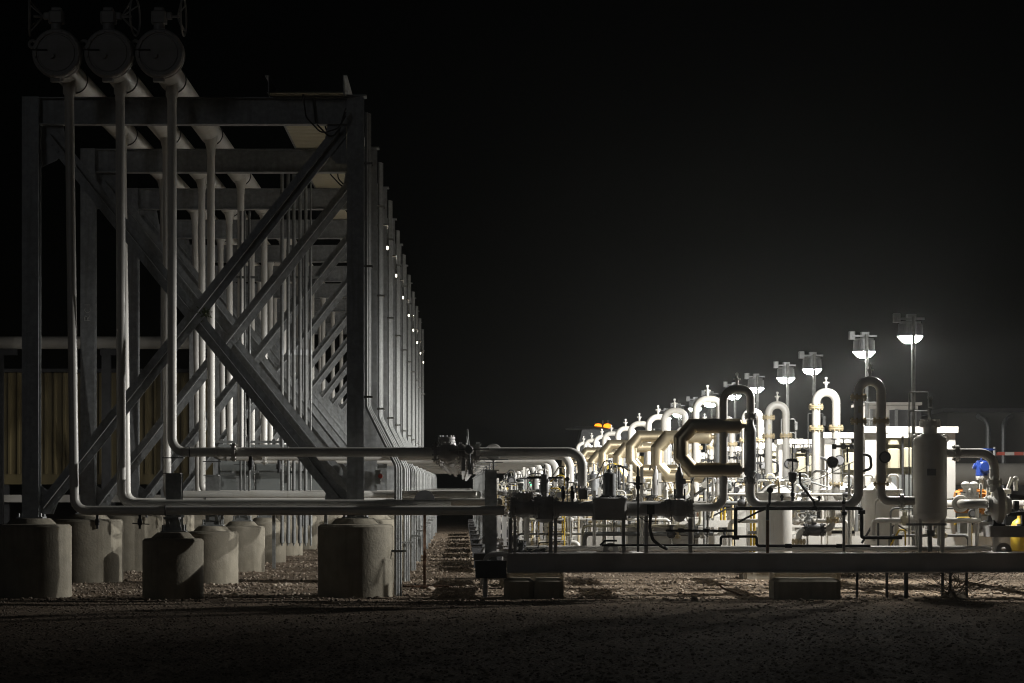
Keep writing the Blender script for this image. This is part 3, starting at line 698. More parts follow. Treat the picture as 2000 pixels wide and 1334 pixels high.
def octagon():
    t = T('octagonal_pipe', '', 'clad pipe', w(1330, 875, YP), 'bronze clad octagonal expansion pipes')
    P = [w(px, py, YP) for px, py in ((1442, 832), (1352, 832), (1330, 858), (1330, 893), (1352, 918), (1442, 918))]
    MB().tube(P, .1, 32).build('cladding', 'clad', t, smooth=15)
    for a_, b_ in ((P[0], P[1]), (P[5], P[4])):
        for f_ in (.06, .52): MB().torus(a_ + (b_ - a_) * f_, (1, 0, 0), .1005, .003, 32, 6).build('seam', 'clad', t)
    for i in (0, 5): MB().lathe([(.1, 0), (.098, .02), (.06, .045), (.034, .05), (.034, .10)], P[i], (1, 0, 0), 24).build('end_cap', 'clad', t)
    return t
row(octagon(), 'bronze clad pipe bent in half an octagon %s', YS, 9, skid, 0, lambda k: -.07 if k % 2 else .06)

def loop_a():
    x0, x1 = w(1677, 0, YP).x, w(1721, 0, YP).x
    t = T('process_pipe', '', 'pipe', V((x0, YP, .5)), 'white process pipes with flanged inverted U')
    zl = w(0, 987, YP).z; zt = w(0, 744, YP).z; xe = w(1465, 0, YP).x; zr = w(0, 978, YP).z
    MB().tube([V((xe, YP, w(0, 940, YP).z)), V((xe, YP, zl)), V((x0, YP, zl)), V((x0, YP, zt)), V((x1, YP, zt)), V((x1, YP, w(0, 944, YP).z))], .064, 22, fil=.19, n=10).build('pipe', 'white', t)
    MB().tube([V((x1, YP, w(0, 946, YP).z)), V((x1, YP, zr)), V((w(1786, 0, YP).x, YP, zr))], .06, 20, fil=.16, n=9).build('elbow', 'white', t)
    for x, py in ((x0, 776), (x0, 823), (x1, 822)): MB().flange((x, YP, w(0, py, YP).z), (0, 0, 1), .112, .022, 8).build('flange', 'flange', t)
    MB().flange((x1, YP, w(0, 945, YP).z), (0, 0, 1), .112, .008, 8).build('flange', 'flange', t)
    MB().flange((w(1761, 0, YP).x, YP, zr), (1, 0, 0), .095, .02, 8).build('flange', 'white', t)
    for x_, z_ in ((x0, zt - .17), (x1, zt - .17), (x0, zl + .2), (xe, zl + .2)): MB().torus((x_, YP, z_), (0, 0, 1), .065, .0035, 24, 6).build('weld', 'white', t)
    vent(MB(), V(((x0 + x1) / 2, YP, zt + .06))).build('vent_valve', 'white', t)
    MB().box((x0 + .01, YP - .062, w(0, 800, YP).z), (.05, .012, .09)).build('tag_plate', 'cream', t)
    g_ = w(1729, 893, YP - .1)
    q = MB().cyl(g_ + V((0, .04, 0)), g_, .08, 26, .012).cyl(g_ + V((0, .1, 0)), g_ + V((0, .03, 0)), .02, 10).build('gauge', 'dark', t)
    MB().cyl(g_ + V((0, .0, 0)), g_ + V((0, -.004, 0)), .064, 24).build('dial', 'glass', q)
    for px, hh in ((1527, .09), (1549, .06), (1600, .07)):
        c = w(px, 979, YP); MB().cyl(c - V((0, 0, .03)), c + V((0, 0, hh)), .016, 10).cyl(c + V((0, 0, hh * .5)), c + V((0, 0, hh * .5 + .025)), .026, 8).build('boss', 'dark', t)
    MB().tube([w(1682, 886, YP + .02), w(1700, 890, YP), w(1702, 915, YP), w(1680, 922, YP)], .018, 8, fil=.06).build('bypass_tube', 'dark', t)
    return t
row(loop_a(), 'white process pipe with a flanged inverted U beside shelter, %s', YS, 10, skid)

def vessel():
    x = w(1816.5, 0, .1).x; y = .1
    t = T('pressure_vessel', '', 'vessel', V((x, y, .6)), 'upright white vessels')
    zb, zt = w(0, 1012, y).z, w(0, 862, y).z; r = 32.5 / 145 * 1.003
    MB().lathe([(.06, -.07), (.12, -.055), (.18, -.03), (.212, 0), (r, .04), (r, zt - zb), (.215, zt - zb + .035), (.18, zt - zb + .07), (.13, zt - zb + .095), (.09, zt - zb + .105)], (x, y, zb), (0, 0, 1), 40).build('shell', 'white', t)
    for zz_ in (zb + .06, zt - .05): MB().torus((x, y, zz_), (0, 0, 1), r + .001, .004, 44, 6).build('weld', 'white', t)
    MB().box((x - .02, y - r - .004, zb + .62), (.12, .012, .09)).build('nameplate', 'fin', t)
    m = MB().cyl((x, y, w(0, 853, y).z), (x, y, w(0, 832, y).z), .092, 24); m.build('neck', 'white', t)
    MB().flange((x, y, w(0, 827, y).z), (0, 0, 1), .145, .03, 10, True, .016).build('flange', 'white', t)
    for sx in (-1, 1):
        c = V((x + sx * .205, y, w(0, 856, y).z)); MB().torus(c, (0, 1, 0), .045, .011, 20, 8).build('lifting_eye', 'white', t)
    z0 = w(0, 823, y).z
    m = MB().cyl((x - .01, y, z0), (x - .01, y, w(0, 800, y).z), .02, 10).lathe([(.014, 0), (.03, .01), (.032, .1), (.026, .115), (.034, .12), (.034, .16), (.0, .165)], (x, y, w(0, 797, y).z), (0, 0, 1), 14)
    m.build('relief_valve', 'galvd', t)
    xl = w(1776, 0, y).x
    MB().tube([(x - .02, y - .02, w(0, 806, y).z), (x - .05, y - .02, w(0, 803, y).z), (xl, y - .02, w(0, 803, y).z)], .011, 8, fil=.02).tube([(xl, y + .02, w(0, 1064, y).z), (xl, y + .02, w(0, 766, y).z), (x - .02, y + .02, w(0, 766, y).z), (x - .02, y + .02, w(0, 778, y).z)], .009, 8, fil=.02).box((xl + .03, y - .02, w(0, 803, y).z), (.07, .03, .04)).build('vent_tube', 'galvd', t)
    for sx, yy in ((-.15, -.1), (.15, -.1), (-.15, .15), (.15, .15)): MB().bar((x + sx, y + yy, w(0, 1081).z + .01), (x + sx, y + yy, zb + .02), .05, .05, (0, 1, 0)).build('leg', 'white', t)
    MB().cyl((x, y, zb - .06), (x, y, w(0, 1078).z), .03, 12).box((x - .0, y - .05, zb - .2), (.1, .07, .08)).build('drain', 'galvd', t)
    MB().bar((x - .34, y - .13, w(0, 1024, y).z), (x + .2, y - .13, w(0, 1024, y).z), .02, .03).build('bracket', 'galvd', t)
    c = w(1868, 885, y); MB().cyl((x + .2, y, c.z), (c.x, y, c.z), .056, 18).build('nozzle', 'white', t)
    return t
row(vessel(), 'upright white pressure vessel with domed head and flanged neck %s', YS, 7, skid)
def pump_pipe():
    c = w(1868, 885, .1); t = T('suction_pipe', '', 'pipe', c, 'pipes from the vessels to the pumps')
    x1 = w(1942, 0, .1).x
    MB().tube([(c.x, .1, c.z), (x1, .1, c.z), (x1, .1, w(0, 944, .1).z)], .064, 22, fil=.25, n=10).build('pipe', 'white', t)
    MB().flange(c, (1, 0, 0), .11, .026, 8, True, .016).build('flange', 'white', t)
    MB().torus((x1, .1, w(0, 915, .1).z), (0, 0, 1), .066, .006, 24, 6).build('weld', 'white', t)
    q = w(1885, 984, .1)
    MB().tube([q + V((0, .6, -.0)), q + V((0, 0, 0)), V((w(1930, 0, .1).x, .1, q.z))], .06, 20, fil=.13, n=8).torus(q + V((0, .34, 0)), (0, 1, 0), .085, .035, 24, 8).build('return_pipe', 'white', t)
    return t
row(pump_pipe(), 'white elbow pipe from the vessel down into the pump %s', YS, 6, skid)
def pump():
    x = w(1950, 0, .1).x; y = .1; zc = w(0, 987, y).z
    t = T('pump', '', 'pump', V((x, y, .8)), 'pumps at the skid ends')
    MB().lathe([(.1, -.13), (.12, -.1), (.2, -.07), (.245, -.04), (.255, 0), (.245, .04), (.2, .07), (.13, .1), (.12, .16)], (x, y, zc), (1, 0, 0), 36).cyl((x - .05, y, zc + .18), (x - .05, y, w(0, 950, y).z), .075, 18).lathe([(.06, 0), (.09, .05), (.09, .09)], (x - .05, y, w(0, 952, y).z), (0, 0, 1), 20).build('casing', 'white', t)
    MB().flange((x - .05, y, w(0, 941, y).z), (0, 0, 1), .105, .022, 8).build('flange', 'white', t)
    MB().flange((x - .13, y, zc), (1, 0, 0), .13, .022, 10).build('inlet_flange', 'white', t)
    m = MB()
    for sg in (-1, 1):
        m.bar((x + .14, y - .06, zc + sg * .13), (x + .38, y - .06, zc + sg * .10), .05, .05).bar((x + .14, y + .1, zc + sg * .13), (x + .38, y + .1, zc + sg * .10), .05, .05)
    m.box((x + .24, y, zc), (.06, .1, .12)).build('lantern', 'dark', t)
    m = MB().lathe([(.1, .36), (.16, .38), (.17, .4), (.17, .80), (.15, .83), (.15, .95), (0, .97)], (x, y, zc), (1, 0, 0), 30)
    for i in range(20):
        a = 2 * math.pi * i / 20; e = V((0, math.cos(a), math.sin(a))); m.bar(V((x + .42, y, zc)) + e * .17, V((x + .79, y, zc)) + e * .17, .012, .05, e)
    m.box((x + .6, y - .12, zc + .17), (.16, .12, .09)).build('motor', 'cream', t)
    zb = w(0, 1027, y).z
    for dx in (-.02, .36, .75): MB().bar((x + dx, y, zb), (x + dx, y, zc - .1), .1, .12, (0, 1, 0)).box((x + dx, y, zb + .012), (.16, .3, .022)).build('foot', 'dark', t)
    m = MB().box((x + .32, y, zb - .075), (.95, .5, .15)); m.build('base_frame', 'beam', t)
    for dx in (-.06, .7):
        MB().bar((x + dx, y - .1, w(0, 1080).z + .01), (x + dx, y - .1, zb - .152), .07, .07, (0, 1, 0)).build('leg', 'white', t)
    return t
row(pump(), 'white centrifugal pump with round casing and finned motor %s', YS, 5, skid)
def blue_valve():
    Y = 2.4; c = w(1917, 914, Y)
    t = T('motor_valve', '', 'valve', c, 'valves with blue actuators')
    MB().box(c, (.16, .16, .22), ch=.04).cyl(c + V((.03, -.06, .02)), c + V((.03, -.14, .02)), .085, 18, .02).cyl(c + V((.05, 0, -.02)), c + V((.17, 0, -.02)), .06, 16, .01).cyl(c + V((-.12, 0, .03)), c, .045, 14, .01).build('actuator', 'blue', t)
    z = w(0, 878, Y).z; MB().torus((c.x, Y, z), (0, 0, 1), .2, .012, 30, 6).bar((c.x - .2, Y, z), (c.x + .2, Y, z), .02, .02).cyl((c.x, Y, c.z + .1), (c.x, Y, z), .014, 8).build('handwheel', 'blue', t)
    MB().cyl((c.x, Y, w(0, 968, Y).z), (c.x, Y, c.z - .1), .035, 14).flange((c.x, Y, w(0, 932, Y).z), (0, 0, 1), .08, .014, 6).build('stem', 'white', t)
    MB().lathe([(.06, -.2), (.1, -.14), (.13, -.05), (.13, .05), (.1, .14), (.06, .2)], (c.x, Y, w(0, 985, Y).z), (1, 0, 0), 22).build('valve_body', 'white', t)
    MB().cyl((c.x - .5, Y, w(0, 985, Y).z), (c.x + 1.0, Y, w(0, 985, Y).z), .06, 16).build('pipe', 'white', t)
    MB().bar((c.x - .1, Y, w(0, 1080).z), (c.x - .1, Y, w(0, 990, Y).z), .06, .06, (0, 1, 0)).build('post', 'white', t)
    return t
row(blue_valve(), 'valve with bright blue actuator and flat handwheel %s', YS, 5, skid)

def shelter():
    Y = 2.55; D = 1 + Y / 36
    xl0, xl1, xr0, xr1 = [w(p, 0, Y).x for p in (1690, 1712, 1848, 1866)]
    t = T('instrument_shelter', '', 'shelter', V(((xl0 + xr1) / 2, Y, .6)), 'white instrument shelters')
    z0, z1, zr = w(0, 1076, Y).z, w(0, 846, Y).z, w(0, 838, Y).z
    for a, b in ((xl0, xl1), (xr0, xr1)):
        MB().box(((a + b) / 2, Y + .2, (z0 + z1) / 2), (b - a, .4, z1 - z0)).build('side_wall', 'white', t)
    MB().box(((xl0 + xr1) / 2, Y + .2, (z1 + zr) / 2 + .02), (xr1 - xl0 + .06, .55, zr - z1 + .03)).build('roof', 'white', t)
    MB().box(((xl1 + xr0) / 2, Y + .1, w(0, 1004, Y).z), (xr0 - xl1 - .004, .2, .07)).build('cross_beam', 'white', t)
    MB().box(((xl1 + xr0) / 2, Y + .37, w(0, 905, Y).z), (xr0 - xl1 - .004, .03, .75)).build('back_wall', 'cream', t)
    for p0, p1, q0, q1 in ((1735, 1761, 927, 998), (1768, 1790, 927, 998), (1800, 1840, 915, 998)):
        a, b = w(p0, q0, Y), w(p1, q1, Y); MB().box(((a.x + b.x) / 2, Y + .08, (a.z + b.z) / 2), (b.x - a.x, .14, a.z - b.z)).build('panel', 'grey', t)
    for p0, p1, q0, q1 in ((1735, 1758, 876, 914), (1766, 1784, 874, 912), (1735, 1757, 856, 868), (1800, 1842, 866, 900)):
        a, b = w(p0, q0, Y), w(p1, q1, Y); MB().box(((a.x + b.x) / 2, Y + .1, (a.z + b.z) / 2), (b.x - a.x, .2, a.z - b.z), ch=.03).build('transmitter', 'cream', t)
    for px in (1718, 1764, 1793): a = w(px, 852, Y); MB().bar((a.x, Y + .05, w(0, 1000, Y).z), (a.x, Y + .05, a.z), .03, .03, (0, 1, 0)).build('strut', 'dark', t)
    for px in (1722, 1729): a = w(px, 868, Y); MB().bar((a.x, Y + .0, w(0, 990, Y).z), (a.x, Y + .0, a.z), .012, .012, (0, 1, 0)).build('tubing', 'dark', t)
    return t
row(shelter(), 'white open fronted instrument shelter with flat roof %s', YS, 10, skid)

# the lens throws the light wide and low, and mostly away from the open yard
LAMP_W = 2450
va = [0, 20, 40, 55, 65, 75, 82, 88, 92, 97, 105, 120, 180]; vc = [.36, .37, .45, .68, .92, 1, 1, .95, .7, .22, .02, 0, 0]
ha = [0, 45, 90, 135, 180, 225, 270, 315, 360]; hf = [.01, .17, 1, .55, .15, .25, .6, .8, .01]
IES = bpy.data.texts.new('lamp_distribution')
IES.write('IESNA:LM-63-2002\nTILT=NONE\n1 1000 1 %d %d 1 2 0 0 0\n1 1 100\n' % (len(va), len(ha)))
IES.write(' '.join(map(str, va)) + '\n' + ' '.join(map(str, ha)) + '\n')
for f in hf: IES.write(' '.join('%.3f' % (14 * f * x) for x in vc) + '\n')
def lamp_post():
    y = 1.6; x = 6.3
    t = T('lamp_post', '', 'lamp post', V((x + .02, y, .46)), 'lit lamp posts on the skids')
    zr = 3.62
    MB().cyl((x + .02, y - .16, .47), (x + .02, y - .16, zr + .26), .027, 14).cyl((x + .005, y - .2, 3.34), (x + .005, y - .2, 3.42), .018, 8).build('pole', 'galvd', t)
    c = V((x, y, zr))
    hs_ = MB().lathe([(.18, -.012), (.185, .0), (.175, .008), (.13, .02), (.125, .17), (.15, .175), (.15, .2), (.06, .21), (.06, .26)], c, (0, 0, 1), 28)
    hs_.build('housing', 'fin', t)
    f = MB()
    for i in range(28):
        a = 2 * math.pi * i / 28; e = V((math.cos(a), math.sin(a), 0)); f.add([c + e * .115 + V((0, 0, .015)) + e.cross(V((0, 0, 1))) * .003, c + e * .172 + V((0, 0, .012)), c + e * .165 + V((0, 0, .168)), c + e * .115 + V((0, 0, .168))], [(0, 1, 2, 3)])
    f.build('fin', 'fin', t, kind='stuff')
    MB().box(c + V((0, -.06, .235)), (.38, .05, .03)).box(c + V((-.19, 0, .25)), (.10, .10, .13), ch=.015).box(c + V((.0, -.08, .27)), (.12, .16, .05)).build('bracket', 'fin', t)
    li = bpy.data.lights.new('lamp_light', 'POINT'); li.energy = LAMP_W; li.shadow_soft_size = .03; li.color = (1.0, .985, .94)
    li.use_nodes = True; ln = li.node_tree; ie = ln.nodes.new('ShaderNodeTexIES'); ie.mode = 'INTERNAL'; ie.ies = IES
    ln.links.new(ie.outputs['Fac'], ln.nodes['Emission'].inputs['Strength'])
    lo = bpy.data.objects.new('lamp_light', li); col.objects.link(lo); lo.parent = t; lo.location = c + V((0, 0, -.145)) - ORIGIN[t.name]
    MB().lathe([(0, -.108), (.06, -.106), (.10, -.092), (.135, -.062), (.158, -.034), (.172, -.013)], c, (0, 0, 1), 24).build('lamp_glass', 'lamp', t)
    return t
row(lamp_post(), 'tall thin pole with a lit white dome lamp %s', YS, 10, skid)

# drums, small instruments and tubing on every skid
def drum():
    Y = 1.6; x = 5.9; r = .245; zb, zt = .52, 1.50
    t = T('pot_vessel', '', 'vessel', V((x, Y, zb)), 'squat white pots with piped lids')
    MB().lathe([(r - .02, 0), (r, .02), (r, zt - zb - .1), (r + .05, zt - zb - .1), (r + .05, zt - zb - .05), (r - .03, zt - zb - .02), (r * .6, zt - zb + .05), (0, zt - zb + .08)], (x, Y, zb), (0, 0, 1), 32).build('shell', 'white', t)
    for i in range(5):
        a = 1.3 * i + .4; e = V((math.cos(a), math.sin(a), 0)); q = V((x, Y, zt)) + e * .12
        MB().tube([q, q + V((0, 0, .16)), q + V((0, 0, .16)) + e * .14, q + e * .14 + V((0, 0, -.05))], .016, 8, fil=.04).box(q + V((0, 0, .09)), (.06, .06, .05)).build('top_tube', 'flange' if i % 2 else 'white', t)
    for a in (0.5, 2.1, 3.7, 5.3): MB().bar((x + r * .8 * math.cos(a), Y + r * .8 * math.sin(a), .46), (x + r * .8 * math.cos(a), Y + r * .8 * math.sin(a), zb + .01), .05, .05, (0, 1, 0)).build('leg', 'white', t)
    return t
row(drum(), 'squat white pot vessel with small tubes over its lid %s', YS, 8, skid)
def drum2():
    Y = 1.2; x = 4.35; zb, zt = .5, 1.46; r = .24
    t = T('pot_vessel', '', 'vessel', V((x, Y, zb)), 'squat white pots with piped lids')
    MB().lathe([(r - .02, 0), (r, .02), (r, zt - zb - .1), (r + .05, zt - zb - .1), (r + .05, zt - zb - .05), (r - .03, zt - zb - .02), (r * .6, zt - zb + .05), (0, zt - zb + .08)], (x, Y, zb), (0, 0, 1), 32).build('shell', 'white', t)
    for i in range(5):
        a = 1.3 * i + .9; e = V((math.cos(a), math.sin(a), 0)); q = V((x, Y, zt)) + e * .12
        MB().tube([q, q + V((0, 0, .12)), q + V((0, 0, .12)) + e * .16, q + e * .16 + V((0, 0, -.05))], .016, 8, fil=.04).box(q + V((0, 0, .09)), (.06, .06, .05)).build('top_tube', 'flange' if i % 2 else 'white', t)
    for a in (0.5, 2.1, 3.7, 5.3): MB().bar((x + r * .8 * math.cos(a), Y + r * .8 * math.sin(a), .46), (x + r * .8 * math.cos(a), Y + r * .8 * math.sin(a), zb + .01), .05, .05, (0, 1, 0)).build('leg', 'white', t)
    return t
row(drum2(), 'squat white pot vessel standing behind the long process pipe %s', YS, 8, skid)

def equipment_box():
    Y = .9; a, b = w(1226, 1031, Y), w(1364, 1072, Y)
    t = T('equipment_box', '', 'box', V(((a.x + b.x) / 2, Y, b.z)), 'low grey equipment boxes')
    MB().box(((a.x + b.x) / 2, Y + .2, (a.z + b.z) / 2), (b.x - a.x, .4, a.z - b.z)).build('box', 'white', t)
    MB().box(((a.x + b.x) / 2, Y + .2, a.z + .009), (b.x - a.x + .03, .43, .016)).build('lid', 'white', t)
    return t
row(equipment_box(), 'long low pale equipment box under the inlet header %s', YS, 6, skid)
def junction():
    Y = -.42; c = w(1271, 995, Y)
    t = T('junction_box', '', 'box', c, 'small black junction boxes')
    MB().box(c, (.1, .07, .13), ch=.012).build('box', 'black', t)
    MB().tube([c + V((0, 0, -.06)), w(1269, 1030, Y), w(1275, 1055, Y), w(1290, 1066, Y), w(1302, 1072, Y + .1)], .022, 10, fil=.12).build('hose', 'black', t)
    return t
row(junction(), 'small black junction box with a curved hose %s', YS, 5, skid)
def tubing():
    Y = -.36
    t = T('sample_line', '', 'tubing', w(1435, 1000, Y), 'black insulated sample lines')
    m = MB()
    for pts, r in (([(1300, 1036.5), (1434, 1036.5)], .017), ([(1408, 1064), (1408, 1048), (1478, 1048), (1478, 1066), (1700, 1066)], .018), ([(1437, 1052), (1437, 993), (1683, 993), (1683, 1050), (1762, 1050)], .024), ([(1442, 1020), (1480, 1000), (1500, 992)], .014),
                   ([(1172, 1065), (1182, 1056), (1205, 1056)], .014), ([(1175, 1065), (1408, 1065)], .016), ([(1250, 1010), (1262, 1019), (1312, 1019), (1312, 990)], .006)):
        m.tube([w(*p, Y) for p in pts], r, 10, fil=.03, n=3)
    m.build('tube', 'black', t)
    for px, py in ((1437, 1050), (1683, 1000), (1330, 1036), (1380, 1036), (1590, 993), (1540, 1066), (1640, 1066)): MB().box(w(px, py, Y), (.09, .06, .055), ch=.01).build('coupling', 'black', t)
    MB().tube([w(1562, 922, Y), w(1563, 945, Y), w(1590, 980, Y), w(1592, 992, Y)], .016, 8, fil=.1).build('cable', 'black', t)
    return t
row(tubing(), 'black insulated sample line bent round the process pipe %s', YS, 5, skid)
def instrument_stands():
    rt = []
    Y = -.4
    t = T('instrument_stand', '', 'instrument', w(1246, 1080, Y), 'thin instrument posts')
    MB().bar(w(1246, 1078, Y), w(1246, 955, Y), .03, .03, (0, 1, 0)).build('post', 'galvd', t)
    MB().lathe([(.025, 0), (.035, .03), (.02, .06), (.03, .1), (.03, .16), (.014, .18), (.014, .30), (0, .31)], w(1246, 955, Y), (0, 0, 1), 12).cyl(w(1246, 945, Y) + V((-.06, 0, 0)), w(1246, 945, Y) + V((.06, 0, 0)), .014, 8).build('fitting', 'dark', t)
    row(t, 'thin post with slim black fitting before the inlet header %s', YS, 6, skid)
    t = T('instrument_stand', '', 'instrument', w(1499, 1080, Y), 'thin instrument posts')
    MB().bar(w(1499, 1080, Y), w(1499, 1016, Y), .04, .04, (0, 1, 0)).build('lower_post', 'rust', t)
    MB().bar(w(1499, 1015.5, Y), w(1499, 990, Y), .04, .04, (0, 1, 0)).tube([w(1499, 990, Y), w(1503, 982, Y), w(1504, 960, Y)], .018, 8, fil=.03).build('post', 'dark', t)
    g_ = w(1504, 957, Y); MB().cyl(g_ + V((0, .03, 0)), g_ + V((0, -.03, 0)), .042, 18, .008).build('gauge', 'dark', t)
    row(t, 'small dial gauge on a rust footed post %s', YS, 5, skid)
    t = T('instrument_stand', '', 'instrument', w(1648, 1080, Y), 'thin instrument posts')
    MB().bar(w(1648, 1080, Y), w(1648, 984, Y), .034, .034, (0, 1, 0)).build('post', 'beam', t)
    MB().lathe([(.02, 0), (.03, .02), (.012, .05), (.012, .1), (0, .11)], w(1648, 984, Y), (0, 0, 1), 10).box(w(1648, 1003, Y) + V((0, -.03, 0)), (.07, .04, .05)).build('clip', 'dark', t)
    row(t, 'plain pale post clipped to the process pipe before the pots %s', YS, 5, skid)
    Y = -.1
    t = T('level_transmitter', '', 'instrument', w(1548, 985, Y), 'transmitters on the process pipes')
    MB().lathe([(.018, 0), (.018, .10), (.03, .11), (.03, .15), (.018, .16), (.018, .28), (.03, .29), (.05, .31), (.055, .37), (.06, .42), (.03, .43), (0, .435)], w(1548, 984, Y), (0, 0, 1), 16).build('stem', 'dark', t)
    MB().cyl(w(1548, 900, Y), w(1548, 924, Y), .01, 8).box(w(1548, 898, Y), (.12, .04, .03)).cyl(w(1548, 898, Y), w(1548, 872, Y), .008, 8).cyl(w(1536, 898, Y), w(1560, 902, Y), .012, 8).build('head', 'dark', t)
    row(t, 'dark bell shaped transmitter standing on the process pipe %s', YS, 6, skid)
    Y = .3
    t = T('gauge_manifold', '', 'instrument', w(1655, 880, Y), 'gauge manifolds by the inverted U pipes')
    q = w(1655, 872, Y)
    MB().bar(w(1658, 1078, Y), w(1658, 905, Y), .03, .03, (0, 1, 0)).build('post', 'white', t)
    m = MB().cyl(q + V((-.2, 0, 0)), q + V((.2, 0, .01)), .018, 10)
    for dx in (-.18, -.05, .06, .16): m.box(q + V((dx, 0, 0)), (.06, .06, .07), ch=.01).cyl(q + V((dx, 0, .03)), q + V((dx, 0, .10)), .008, 6).cyl(q + V((dx - .035, 0, .10)), q + V((dx + .035, 0, .10)), .008, 6)
    m.cyl(q, q + V((0, 0, -.22)), .014, 8).build('manifold', 'dark', t)
    g_ = w(1626, 903, Y); MB().cyl(g_ + V((0, .04, 0)), g_, .085, 24, .012).tube([g_ + V((0, .02, 0)), g_ + V((0, .02, -.15)), g_ + V((.2, .02, -.15))], .012, 8, fil=.03).build('gauge', 'chrome', t)
    MB().tube([w(1675, 898, Y), w(1600, 935, Y), w(1505, 956, Y - .6)], .006, 6).build('capillary', 'galvd', t)
    row(t, 'cluster of small dark valves with a round gauge %s', YS, 6, skid)
    Y = .55
    t = T('bypass_valve', '', 'valve', w(1590, 1036, Y), 'small bypass valves under the process pipe')
    MB().tube([w(1626, 992, Y), w(1626, 1034, Y), w(1560, 1036, Y), w(1560, 1066, Y)], .042, 14, fil=.1).build('pipe', 'white', t)
    m = MB().lathe([(.05, -.13), (.08, -.06), (.085, .06), (.05, .13)], w(1590, 1035, Y), (1, 0, 0), 18).cyl(w(1590, 1035, Y), w(1590, 1020, Y), .035, 12); m.build('valve_body', 'dark', t)
    for px in (1574, 1606): MB().flange(w(px, 1035, Y), (1, 0, 0), .09, .016, 8).build('flange', 'dark', t)
    MB().flange(w(1560, 1058, Y), (0, 0, 1), .1, .016, 8).build('flange', 'flange', t)
    MB().flange(w(1626, 1016, Y), (0, 0, 1), .09, .016, 8).build('flange', 'flange', t)
    row(t, 'small flanged bypass valve below the process pipe %s', YS, 6, skid)
    Y = .0
    t = T('drain_line', '', 'pipe', w(947, 1080, Y), 'drain lines at the skid ends')
    MB().tube([w(947.5, 1172, Y), w(947.5, 1082, Y), w(1165, 1082, Y)], .034, 14, fil=.12, n=7).build('pipe', 'beam', t)
    for px, hh in ((1018, .13), (1050, .06)):
        m = MB().lathe([(.036, -.07), (.055, -.03), (.055, .03), (.036, .07)], w(px, 1081, Y), (1, 0, 0), 16).cyl(w(px, 1081, Y), w(px, 1081, Y) + V((0, 0, hh)), .04, 12)
        if px == 1018: m.flange(w(px, 1081, Y) + V((0, 0, hh)), (0, 0, 1), .07, .015, 8)
        else: m.tube([w(px, 1070, Y), w(px + 4, 1060, Y), w(px + 44, 1058, Y)], .008, 8, fil=.02)
        m.build('valve_body', 'dark', t)
    for px in (1003, 1034, 1062): MB().flange(w(px, 1081, Y), (1, 0, 0), .07, .014, 8).build('flange', 'dark', t)
    row(t, 'low drain pipe with small valves turning into the gravel %s', YS, 6, skid)
    Y = 2.0
    t = T('gas_post', '', 'post', w(1470, 1070, Y), 'yellow pipes standing between the skids')
    for px in (1466, 1473): MB().cyl(w(px, 1078, Y), w(px, 985, Y), .02, 10).build('pipe', 'yellow', t)
    MB().box(w(1469.5, 985, Y), (.12, .06, .05)).box(w(1469.5, 1040, Y), (.12, .05, .04)).build('clip', 'galvd', t)
    row(t, 'pair of thin yellow pipes standing behind the process pipe %s', YS, 6, skid)
    Y = 1.0
    t = T('valve_skirt', '', 'valve', w(1100, 985, Y), 'secondary valves behind the inlet headers')
    x = w(1160, 0, Y).x
    MB().cyl(w(990, 985, Y), w(1330, 985, Y), .05, 16).build('pipe', 'white', t)
    for px in (1010, 1065, 1120, 1240, 1300):
        q = w(px, 985, Y); MB().lathe([(.05, -.1), (.085, -.04), (.085, .04), (.05, .1)], q, (1, 0, 0), 18).cyl(q, q + V((0, 0, .2)), .035, 12).cyl(q + V((0, 0, .2)), q + V((0, 0, .31)), .012, 8).torus(q + V((0, 0, .3)), (0, 0, 1), .085, .009, 20, 6).bar(q + V((-.085, 0, .3)), q + V((.085, 0, .3)), .012, .012).build('valve_body', 'white', t)
        for dx in (-.12, .12): MB().flange(q + V((dx, 0, 0)), (1, 0, 0), .1, .015, 8).build('flange', 'flange' if px % 2 == 0 else 'white', t)
    for px in (1030, 1180, 1320): MB().bar(w(px, 1078, Y), w(px, 992, Y), .05, .05, (0, 1, 0)).build('post', 'white', t)
    row(t, 'white valve manifold with five handwheels behind the inlet header %s', YS, 9, skid)
    t0 = t
    Y = 2.2
    t = T('tube_bank', '', 'tubing', w(1300, 1000, Y), 'banks of thin tubes')
    rr = random.Random(3)
    for i in range(11):
        px = 1135 + i * 48 + rr.uniform(-10, 10); p0 = rr.uniform(905, 975); a = w(px, 1076, Y + rr.uniform(-.3, .3)); b = V((a.x, a.y, w(0, p0, Y).z))
        MB().tube([a, b, b + V((rr.choice((-1, 1)) * rr.uniform(.08, .3), 0, 0)), b + V((rr.choice((-1, 1)) * .3, 0, -rr.uniform(.1, .4)))], rr.choice((.010, .014, .02)), 8, fil=.05).build('tube', rr.choice(('white', 'galvd', 'flange', 'white')), t)
        if i % 2: MB().box(b + V((0, 0, -.1)), (.08, .07, .09), ch=.015).cyl(b + V((0, -.04, -.1)), b + V((0, -.07, -.1)), .045, 14).build('regulator', rr.choice(('cream', 'galvd', 'white')), t)
    row(t, 'thin upright tubes with regulators at the back %s', YS, 7, skid)
instrument_stands()
